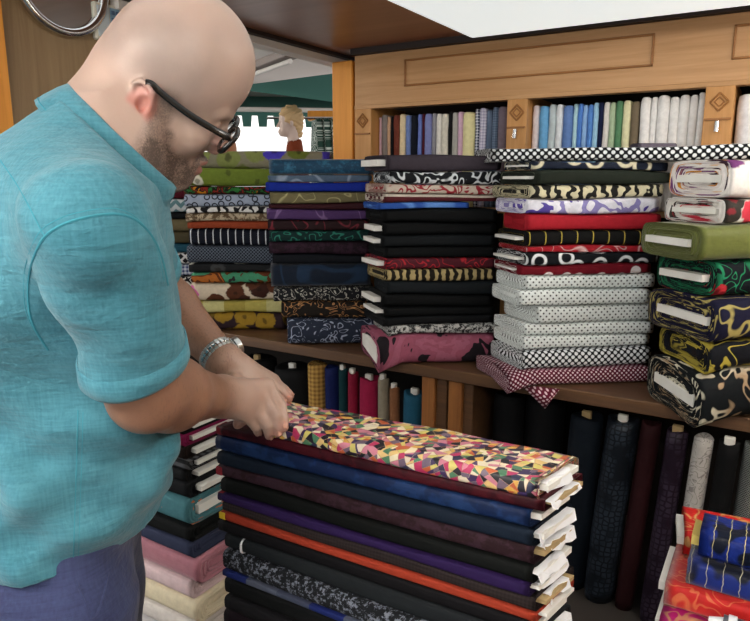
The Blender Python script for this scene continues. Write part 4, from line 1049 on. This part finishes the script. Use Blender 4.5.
# colour masks
def HLc(V):
    q = (V - HO) / HS; return q @ hF, q @ hL, q @ hU
hx, hy, hz = HLc(V)
def sm(x, a, b): return np.clip((x - a) / (b - a), 0, 1) ** 1
inhead = (np.sqrt(hx ** 2 + hy ** 2 + hz ** 2) < .19).astype(float)
wv = .006 * np.sin(hx * 190) + .005 * np.sin(hz * 230 + hy * 90)
jawline = -.018 - .60 * (hx - .03) + wv       # beard below this height in front of the ear
side = sm(hx, .004, .020) * sm(jawline - hz, -.008, .014)
burn = sm(hx, .008, .016) * (1 - sm(hx, .030, .040)) * sm(.03 - hz, -.01, .01)
must = sm(hx, .084, .09) * sm(-.036 - hz, -.002, .006)
under = sm(-.075 - hz, -.01, .015) * sm(hx, -.004, .02)
beard = np.clip(np.maximum.reduce([side, burn * .6, must, under]), 0, 1) * inhead * (1 - sm(-.145 - hz, 0, .01)) * np.where(Fc is None, 0, 1)
lip = ((np.abs(hz + .061) < .011) & (np.abs(hy) < .021) & (hx > .098)).astype(float) * inhead
beard = beard * (1 - lip)
ear = np.zeros(len(V))
for s in (-1, 1):
    w_ = V - hp_(-.004, s * .085, 0); ear = np.maximum(ear, sm(.0145 - np.abs(w_ @ hL), 0, .006) * sm(.030 - np.sqrt((w_ @ hF * 1.35) ** 2 + (w_ @ hU) ** 2), 0, .008) * sm(np.abs(hy), .076, .081))
scalp = inhead * sm(hz - .005 + .25 * hx, -.01, .03) * (1 - sm(hx, .045, .08)) * (1 - sm(hz, .10, .145))
dn = np.min([np.linalg.norm(V - m[0], axis=1) for m in HANDMARK], axis=0)
pink = np.clip(ear * .75 + sm(.02 - dn, 0, .015) * .6 + ((hx > .1) & (np.abs(hy) < .02) & (hz < 0) & (hz > -.04)) * .35, 0, 1)
darm = np.minimum(np.linalg.norm(V - (W_n + E_n) / 2, axis=1), np.linalg.norm(V - (W_f + E_f) / 2, axis=1))
dhand = np.minimum(np.linalg.norm(V - sum(knR) / 4, axis=1), np.linalg.norm(V - sum(knL) / 4, axis=1))
arm_shade = np.clip(sm(V[:, 2] * -1, -1.42, -1.34), 0, 1) * np.clip(.35 + sm(dhand, .05, .12) * .65, 0, 1)  # where shade is put into the arm colour, weaker on the hands
hairy = sm(.17 - darm, 0, .03) * sm(dhand, .05, .09)
body = fast_mesh('body', loc(V), Fc, [M['skin']], man, dict(beard=beard, lip=lip, pink=pink, scalp=scalp, arm=arm_shade, hairy=hairy))
ms = body.modifiers.new('smooth', 'SMOOTH'); ms.factor = .5; ms.iterations = 1
# fingernails
def nail(i, up):
    e, d, a, r = HANDMARK[i]; ax = unit(e - d); u = unit(up - ax * (up @ ax)); s_ = np.cross(ax, u); Vn = []; Fn = []
    c = e + ax * (-.001)
    for ii in range(6):
        for jj in range(5):
            x = (ii / 5 - .65) * .010; y = (jj / 4 - .5) * r * 1.25; y *= 1 - .25 * (ii / 5) ** 3
            Vn.append(c + ax * x + s_ * y + u * (math.sqrt(max(0, (r * .86) ** 2 - y * y)) + .0004))
    for ii in range(5):
        for jj in range(4): Fn.append((ii * 5 + jj, ii * 5 + jj + 1, ii * 5 + jj + 6, ii * 5 + jj + 5))
    o = mesh_obj('fingernail', [loc(np.array(v)) for v in Vn], Fn, M['nail'], man); m = o.modifiers.new('s', 'SOLIDIFY'); m.thickness = .0006
M['nail'] = plain('nail', '#b88a78', .35, .4)
for i in (0, 1, 2, 3): nail(i, unit(np.array((.5, -.6, .4))))
for i in (5, 6, 7, 8): nail(i, unit(np.array((.3, -.1, .9))))

# ---- shirt
Cn = lv(113, 146, .875); pit = math.radians(45)
nf = unit(bF * math.sin(pit) + bU * math.cos(pit)); ef = unit(bF * math.cos(pit) - bU * math.sin(pit))
g = Grid((-.74, .42, .94), (-.12, 1.42, 1.72), .004)
g.op(torso_fn(.004, .90, 1.64), (-.74, .6, .92), (-.15, 1.2, 1.64), .02)
g.cap(Cn - nf * .072, S_n + bU * .002, .074, .066, .05); g.cap(Cn - nf * .072, S_f + bU * .002, .074, .066, .05)
g.cap(Cn - nf * .040, Cn - nf * .07 - bU * .05, .080, .105, .03)
g.ell(np.array((-.47, .88, 1.40)), [bF, bS, bU], (.075, .16, .13), .05)          # rounded upper back
aN = unit(E_n - S_n); aF = unit(E_f - S_f)
endN = S_n + (E_n - S_n) * .80; endF = S_f + (E_f - S_f) * .75
gs = Grid((-.74, .42, .94), (-.12, 1.42, 1.72), .004)     # sleeves apart, so the armhole crease stays crisp
gs.cap(S_n - aN * .01, endN + aN * .10, .066, .056, .02); gs.cap(S_f, endF + aF * .10, .064, .062, .02)
X, Y, Z = np.meshgrid(*[(g.lo[i] + g.v * np.arange(g.n[i])).astype(np.float32) for i in range(3)], indexing='ij')
def below(S, a, L): return (X - S[0]) * a[0] + (Y - S[1]) * a[1] + (Z - S[2]) * a[2] - L
LN = np.linalg.norm(endN - S_n); LF = np.linalg.norm(endF - S_f)
sN = np.maximum(gs.d, -1); alongN = below(S_n, aN, 0); alongF = below(S_f, aF, 0)
nearside = (Y < .9)
sl_ = np.where(nearside, alongN - LN, alongF - LF)
# folds of the cloth
hgt = Z
fold_t = 1.9 * (.0035 * np.sin(46 * Z + 9 * X + 4 * np.sin(7 * Y + 11 * X)) * np.clip((1.34 - Z) / .25, 0, 1)
          + .0028 * np.sin(30 * Z - 26 * X + 3 * np.sin(15 * Y)) * np.clip((1.45 - Z) / .2, 0, 1)
          + .0020 * np.sin(75 * Z + 30 * Y + 2.5 * np.sin(21 * X)) * np.clip((1.22 - Z) / .1, 0, 1)
          + .0020 * np.sin(24 * X + 20 * Y + 12 * Z))
fold_s = 1.25 * (.0030 * np.sin(42 * alongN + 22 * X + 2.5 * np.sin(16 * Z + 12 * X)) * np.clip((alongN + .0) / .08, 0, 1)
          + .0020 * np.sin(70 * alongN - 35 * X + 2 * np.sin(22 * Y)))
radial = lambda px, py, tt, f, am: am * np.sin(f * np.arctan2(Z - lv(px, py, tt)[2], X - lv(px, py, tt)[0])) * np.exp(-((X - lv(px, py, tt)[0]) ** 2 + (Z - lv(px, py, tt)[2]) ** 2) / .016)
d_t = g.d + fold_t
d_t = np.maximum(d_t, -1)
d_s = np.maximum(gs.d + fold_s, sl_)
shell_t = np.maximum(d_t, -(d_t + .0085)); shell_s = np.maximum(d_s, -(gs.d + fold_s + .0085))
# open the torso wall inside the sleeves
core = np.maximum(gs.d + .010, np.where(nearside, alongN - LN * .80, alongF - LF * .8))
shell_t = np.maximum(shell_t, -core)
k = .010; h = np.clip(.5 + .5 * (shell_t - shell_s) / k, 0, 1)
d = shell_t * (1 - h) + shell_s * h - k * h * (1 - h) * .6
# inside of torso must stay free of the sleeve
d = np.maximum(d, -(d_t + .0095 + .0)) if False else d
# hem: curved shirt tail, higher at the side seam and rising to the front
xf = (X - PEL[0]) * bF[0] + (Y - PEL[1]) * bF[1]
hem = .972 + .006 * np.cos(xf * 30) + .022 * np.clip(xf / .12, 0, 1) ** 2
d = np.maximum(d, hem - Z)
# neck opening
q = (X - Cn[0]) * nf[0] + (Y - Cn[1]) * nf[1] + (Z - Cn[2]) * nf[2]
rx_ = (X - Cn[0]) * ef[0] + (Y - Cn[1]) * ef[1] + (Z - Cn[2]) * ef[2]; ry_ = (X - Cn[0]) * bS[0] + (Y - Cn[1]) * bS[1]
rad = np.sqrt((rx_ / 1.12) ** 2 + ry_ ** 2)
cyl = np.maximum(rad - .074, -q - .045)
d = np.maximum(d, -cyl)
d = np.maximum(d, np.minimum(q - .002, .02) * (rad < .16) + (rad >= .16) * -1)
g.d = d.astype(np.float32)
V, Fc = g.mesh()
shirt = fast_mesh('shirt', loc(V), Fc, [M['shirt']], man)
ms = shirt.modifiers.new('smooth', 'SMOOTH'); ms.factor = .6; ms.iterations = 4
bvh = BVHTree.FromPolygons([Vector(v) for v in V], Fc)
def on_shirt(p, off=.0008, view=None):
    """push a point onto the outside of the shirt"""
    c = Vector(p); r = bvh.find_nearest(c)
    return np.array(r[0] + r[1] * off)
def smoothpts(pts, n=40):
    pts = [np.array(p) for p in pts]; out = []
    for i in range(len(pts) - 1):
        p0, p1, p2, p3 = pts[max(i - 1, 0)], pts[i], pts[i + 1], pts[min(i + 2, len(pts) - 1)]
        for j in range(n // (len(pts) - 1) + 1):
            t = j / (n // (len(pts) - 1) + 1)
            out.append(.5 * ((2 * p1) + (-p0 + p2) * t + (2 * p0 - 5 * p1 + 4 * p2 - p3) * t * t + (-p0 + 3 * p1 - 3 * p2 + p3) * t ** 3))
    return out + [pts[-1]]
def seam(pts, r=.0011, name='seam', off=.0004, n=60):
    P_ = []
    for p in smoothpts(pts, n):
        # follow the viewing line onto the surface that faces outwards
        w = np.array(p); d0 = w - np.array((0, 0, H)); dn_ = unit(d0); hit = bvh.ray_cast(Vector((0, 0, H)), Vector(dn_))
        P_.append(np.array(hit[0] + hit[1] * off) if hit[0] is not None else None)
    P_ = [q for q in P_ if q is not None]
    if len(P_) > 3:
        MB().tube([tuple(loc(q)) for q in P_], r, 6, flat=1.0).build(name, M['seam'], man, smooth=True)
armhole = [lv(48, 350, .7), lv(33, 325, .7), lv(28, 300, .7), lv(30, 270, .7), lv(42, 240, .7), lv(62, 225, .7), lv(88, 217, .7), lv(116, 214, .7), lv(136, 220, .7), lv(152, 236, .7), lv(162, 258, .7), lv(168, 285, .7)]
seam(armhole, .0016, 'armhole_seam'); seam([q + np.array((-.004, 0, .006)) for q in armhole], .0007, 'armhole_seam')
seam([lv(0, 160, .7), lv(20, 190, .7), lv(44, 236, .7)], .0009, 'yoke_seam')
seam([lv(78, 410, .7), lv(77, 450, .7), lv(75, 510, .7), lv(73, 572, .7)], .0010, 'side_seam'); seam([lv(83, 412, .7), lv(82, 450, .7), lv(80, 510, .7), lv(78, 570, .7)], .0007, 'side_seam')
# sleeve hem: a doubled turn-up band round each sleeve end
def cuff(end, a, r, name='sleeve_hem'):
    e1 = unit(np.cross(a, (0, 0, 1.))); e2 = np.cross(a, e1); Vc = []; Fq = []; N = 64
    prof = [(-.028, .0006), (-.0275, .0022), (-.003, .0026), (.0015, .0010), (-.001, -.0060)]
    for i in range(N):
        th = 2 * math.pi * i / N; dv = e1 * math.cos(th) + e2 * math.sin(th)
        for (s_, o_) in prof:
            c = end + a * s_; hit = bvh.ray_cast(Vector(c + dv * .12 - a * .006 * (s_ > -.005)), Vector(-dv), .12)
            rr = (np.linalg.norm(np.array(hit[0]) - c) if hit[0] is not None else r)
            if not (r * .8 < rr < r * 1.22): rr = r
            Vc.append(loc(c + dv * (rr + o_)))
    m = len(prof)
    for i in range(N):
        j = (i + 1) % N
        for k_ in range(m - 1): Fq.append((i * m + k_, i * m + k_ + 1, j * m + k_ + 1, j * m + k_))
    return mesh_obj(name, Vc, Fq, M['shirt'], man)
cuff(endN, aN, .058); cuff(endF, aF, .063)
# collar: stand and fold-over leaf
def collar():
    Vc = []; Fq = []; N = 72; prof = [(-.004, -.012), (-.002, .010), (.003, .0165), (.0095, .0155), (.0150, .004), (.0215, -.014), (.0255, -.028), (.0235, -.0285), (.0165, -.012), (.0095, .002)]
    for i in range(N + 1):
        th = math.radians(14) + (2 * math.pi - math.radians(28)) * i / N
        c, s_ = math.cos(th), math.sin(th); dv = ef * c * (1.14 if c > 0 else 1.04) + bS * s_ * 1.0; R0 = .0775
        tipk = max(0, abs(i / N - .5) * 2 - .82) / .18
        back = max(0, -c)
        for j, (o_, hh) in enumerate(prof):
            dn_ = unit(ef * c + bS * s_)
            hh2 = hh * (1 + .55 * tipk if hh < 0 else 1) + .004 * back
            w_ = .0012 * math.sin(i * .9) * (j > 3)
            Vc.append(loc(Cn + dv * R0 + dn_ * (o_ * (.8 + .1 * math.sin(i * .35)) + w_) + nf * hh2))
    m = len(prof)
    for i in range(N):
        for k_ in range(m - 1): Fq.append((i * m + k_, (i + 1) * m + k_, (i + 1) * m + k_ + 1, i * m + k_ + 1))
    o = mesh_obj('collar', Vc, Fq, M['shirt'], man); md = o.modifiers.new('s', 'SOLIDIFY'); md.thickness = .0018; md.offset = 0
    st_ = []
    for i in range(3, N - 2): st_.append(Vc[i * m + 6] + (np.array(Vc[i * m + 4]) - Vc[i * m + 6]) * .16 + unit(ef * math.cos(0)) * 0)
    MB().tube([tuple(np.array(q) + (np.array(q) - loc(Cn)) * .012) for q in st_], .0007, 6).build('collar_stitching', M['seam'], man, smooth=True)
collar()

# ---- trousers and shoes
g = Grid((-.72, .66, .02), (-.26, 1.26, 1.08), .006)
g.op(torso_fn(-.012, .86, 1.09), (-.7, .6, .86), (-.2, 1.2, 1.09), .02)
hipz = .88
for s in (-1, 1):
    hp0 = np.array((-.49, .95, hipz)) + bS * s * .095; kn_ = np.array((-.485, .95, .48)) + bS * s * .115; an = np.array((-.50, .95, .10)) + bS * s * .125
    g.cap(hp0, kn_, .108, .082, .03); g.cap(kn_, an, .082, .068, .02)
X, Y, Z = np.meshgrid(*[(g.lo[i] + g.v * np.arange(g.n[i])).astype(np.float32) for i in range(3)], indexing='ij')
g.d = g.d + .0025 * np.sin(40 * Z + 8 * np.sin(9 * X)) * (Z < .9) +  .0015 * np.sin(60 * X + 30 * Z)
g.d = np.maximum(g.d, np.maximum(Z - 1.03, .07 - Z)).astype(np.float32)
V, Fc = g.mesh(); tr = fast_mesh('trousers', loc(V), Fc, [M['trouser']], man); ms = tr.modifiers.new('smooth', 'SMOOTH'); ms.iterations = 3
bvh = BVHTree.FromPolygons([Vector(v) for v in V], Fc)
pk = []
for (px, py) in ((76, 580), (84, 600), (92, 618), (98, 612), (104, 594), (108, 574)):
    d0 = unit(lv(px, py, 1.) - np.array((0, 0, H))); hit = bvh.ray_cast(Vector((0, 0, H)), Vector(d0))
    if hit[0] is not None: pk.append(np.array(hit[0] + hit[1] * .0012))
if len(pk) == 6:
    Vp = [loc(q) for q in pk]; o = mesh_obj('pocket_opening', Vp, [(0, 1, 2, 3, 4, 5)], plain('pocket_lining', '#12141f', .9), man, smooth=False)
    MB().tube([tuple(loc(q)) for q in smoothpts(pk[:3], 12)], .0022, 6).build('pocket_welt', M['trouser'], man, smooth=True)
    MB().tube([tuple(loc(q)) for q in smoothpts(pk[2:], 12)], .0022, 6).build('pocket_welt', M['trouser'], man, smooth=True)
for s in (-1, 1):
    g = Grid(np.array((-.68, .68, 0.)), np.array((-.18, 1.28, .16)), .006)
    an = np.array((-.50, .95, 0)) + bS * s * .125
    g.cap(an + bU * .045 - bF * .03, an + bU * .045 + bF * .15, .043, .040, .02); g.cap(an + bU * .06, an + bU * .11, .045, .045, .02)
    Z = (g.lo[2] + g.v * np.arange(g.n[2])).astype(np.float32)[None, None, :]
    g.d = np.maximum(g.d, .002 - Z).astype(np.float32)
    V, Fc = g.mesh(); fast_mesh('shoe', loc(V), Fc, [plain('brown_leather', '#3a261a', .4)], man)

# ---- glasses
eg = bpy.data.objects.new('eyeglasses', None); COL.objects.link(eg); eg.parent = man
GP = lambda x, y, z: tuple(loc(hp_(x, y, z)))
for s in (-1, 1):
    c = hp_(.116, s * .034, .002); a = hL * .027 * HS; b = unit(hU + hF * .30) * .0185 * HS
    MB().torus(loc(c), tuple(a), tuple(b), .0038, 56, 10, sq=.62).build('rim', M['black'], eg, smooth=True)
    Vl = [loc(c)] + [loc(c + a * math.copysign(abs(math.cos(q)) ** .62, math.cos(q)) + b * math.copysign(abs(math.sin(q)) ** .62, math.sin(q))) for q in [i * math.pi / 20 for i in range(40)]]
    gl = NT('lens_glass'); gl.b.inputs['Transmission Weight'].default_value = 1.0; gl.b.inputs['IOR'].default_value = 1.45
    o = mesh_obj('lens', Vl, [(0, i + 1, (i + 1) % 40 + 1) for i in range(40)], gl.fin(lin('#f4f8fa'), .02, .5), eg, smooth=False)
    md = o.modifiers.new('s', 'SOLIDIFY'); md.thickness = .0015
    tp = smoothpts([hp_(.113, s * .062, .012), hp_(.095, s * .0745, .014), hp_(.05, s * .083, .018), (hp_(.012, s * .086, .025)), hp_(-.004, s * .088, .030), hp_(-.012, s * .088, .028)], 36)
    n = len(tp); MB().tube([tuple(loc(q)) for q in tp], [(.0034 - .0008 * i / n) if 0 < i < n - 1 else .0012 for i in range(n)], 8, flat=1.6).build('temple', M['black'], eg, smooth=True)
MB().tube([GP(.116, -.0085, .008), GP(.120, 0, .011), GP(.116, .0085, .008)], .0022, 8).build('bridge', M['black'], eg, smooth=True)

# ---- wristwatch on the far wrist
wa = unit(W_f - E_f); wc_ = W_f - wa * .014; e1 = unit(np.cross(wa, (0, 0, 1.))); e2 = np.cross(e1, wa)
wt = bpy.data.objects.new('wristwatch', None); COL.objects.link(wt); wt.parent = man
M['steel'] = plain('brushed_steel', '#c8cac8', .28, .5, 1.0)
m = MB(); m2 = MB(); N = 26
for i in range(N):
    th = 2 * math.pi * i / N; dv = e1 * math.cos(th) + e2 * math.sin(th); tv = -e1 * math.sin(th) + e2 * math.cos(th)
    Mx = Matrix(((wa[0], tv[0], dv[0], 0), (wa[1], tv[1], dv[1], 0), (wa[2], tv[2], dv[2], 0), (0, 0, 0, 1)))
    Mx.translation = Vector(loc(wc_ + dv * .0335))
    m.box(-.0095, -.0038, -.0036, .0036, -.0015, .0018, b=.0008, M=Mx); m.box(.0038, .0095, -.0036, .0036, -.0015, .0018, b=.0008, M=Mx)
    m2.box(-.0034, .0034, -.0034, .0034, -.0015, .0026, b=.0008, M=Mx)
m.build('bracelet', M['steel'], wt); m2.build('bracelet_centre_links', M['chrome'], wt)
dv = unit(e2 * .25 + e1 * -.9 + np.array((0, .4, .3))); dv = unit(dv - wa * (dv @ wa)); c0 = wc_ + dv * .034
MB().tube([tuple(loc(c0)), tuple(loc(c0 + dv * .010))], .0175, 32).build('case', M['steel'], wt, smooth=True)
MB().tube([tuple(loc(c0 + dv * .010)), tuple(loc(c0 + dv * .0105))], .0150, 32).build('dial', M['black'], wt, smooth=True)

# ------------------------------------------------------------------ mannequin in the hall
q = lv(290, 123, 5.6); mw = wd(q)
mq = empty('mannequin', (mw[0], mw[1], 0), YW + math.pi + .25, 'pale mannequin with short blond hair and rust-brown jacket beyond the opening', 'mannequin')
zc = q[2]
g = Grid((-.12, -.12, zc - .30), (.12, .12, zc + .16), .006)
g.ell((0, 0, zc + .035), np.eye(3), (.092, .072, .095), .01); g.ell((.045, 0, zc - .03), np.eye(3), (.045, .052, .085), .02)
g.cap((.085, 0, zc + .01), (.108, 0, zc - .03), .008, .011, .01); g.cap((.085, 0, zc - .075), (.075, 0, zc - .095), .018, .016, .02)
g.cap((-.02, 0, zc - .04), (-.035, 0, zc - .28), .048, .055, .02); g.ell((.09, .025, zc + .005), np.eye(3), (.014, .016, .01), .008, 'c'); g.ell((.09, -.025, zc + .005), np.eye(3), (.014, .016, .01), .008, 'c')
for s in (-1, 1): g.ell((-.005, s * .074, zc - .01), np.eye(3), (.016, .007, .028), .005)
V, Fc = g.mesh(); cz = np.array((0, 0, 0.))
fast_mesh('head', V, Fc, [plain('mannequin_skin', '#d8bfb2', .4)], mq)
g = Grid((-.16, -.14, zc - .16), (.14, .14, zc + .20), .006)
g.ell((-.012, 0, zc + .050), np.eye(3), (.104, .086, .100), .01); g.cap((-.06, 0, zc), (-.07, 0, zc - .09), .05, .035, .03)
g.ell((.10, 0, zc - .04), np.eye(3), (.07, .10, .10), .02, 'c')
X, Y, Z = np.meshgrid(*[(g.lo[i] + g.v * np.arange(g.n[i])).astype(np.float32) for i in range(3)], indexing='ij')
g.d = (g.d + .004 * np.sin(70 * X + 50 * Y + 6 * np.sin(40 * Z)) + .003 * np.sin(90 * Z + 60 * X)).astype(np.float32)
V, Fc = g.mesh(); fast_mesh('wig', V, Fc, [plain('blond_hair', '#d8b484', .6)], mq)
g = Grid((-.24, -.30, zc - .75), (.24, .30, zc - .10), .008)
g.ell((-.04, 0, zc - .52), np.eye(3), (.115, .19, .28), .02); g.cap((-.04, -.15, zc - .29), (-.04, .15, zc - .29), .065, .065, .05)
for s in (-1, 1): g.cap((-.04, s * .19, zc - .30), (-.02, s * .24, zc - .60), .05, .04, .03)
g.cap((-.035, 0, zc - .17), (-.035, 0, zc - .3), .066, .085, .03); g.cap((-.03, 0, zc - .10), (-.03, 0, zc - .24), .054, .056, .004, 'c')
V, Fc = g.mesh(); fast_mesh('jacket', V, Fc, [fabric('solid', ['#7c3a22'])], mq)
MB().tube([(-.04, 0, .02), (-.04, 0, zc - .6)], .02, 12).build('stand_pole', M['chrome'], mq, smooth=True)
MB().tube([(-.04, 0, 0), (-.04, 0, .02)], .17, 32).build('stand_base', M['chrome'], mq)
q = lv(223, 150, 4.2); mw = wd(q)
m2_ = empty('dress_form', (mw[0], mw[1], 0), YW + 2.4, 'tan headed display form, only its round crown showing behind his nose', 'mannequin')
g = Grid((-.14, -.14, q[2] - .34), (.14, .14, q[2] + .14), .007); zq = q[2]
g.ell((0, 0, zq), np.eye(3), (.098, .08, .115), .01); g.ell((.04, 0, zq - .07), np.eye(3), (.045, .05, .08), .02); g.cap((-.01, 0, zq - .08), (-.02, 0, zq - .3), .05, .06, .02)
g.cap((.09, 0, zq - .03), (.105, 0, zq - .06), .008, .01, .01)
V, Fc = g.mesh(); fast_mesh('head', V, Fc, [plain('tan_form', '#96603c', .6)], m2_)
g = Grid((-.24, -.28, zq - .9), (.24, .28, zq - .22), .009)
g.ell((-.02, 0, zq - .56), np.eye(3), (.115, .17, .30), .02); g.cap((-.02, -.13, zq - .33), (-.02, .13, zq - .33), .06, .06, .05)
V, Fc = g.mesh(); fast_mesh('bust', V, Fc, [plain('dark_bust_cloth', '#3a302c', .8)], m2_)
MB().tube([(-.02, 0, 0), (-.02, 0, zq - .8)], .02, 12).build('stand_pole', M['chrome'], m2_, smooth=True)
# ------------------------------------------------------------------ light from the open shop front and the market hall
W = bpy.data.worlds.new('daylight'); SC.world = W; W.use_nodes = True
W.node_tree.nodes['Background'].inputs[0].default_value = (1.0, .985, .96, 1); W.node_tree.nodes['Background'].inputs[1].default_value = 1.35
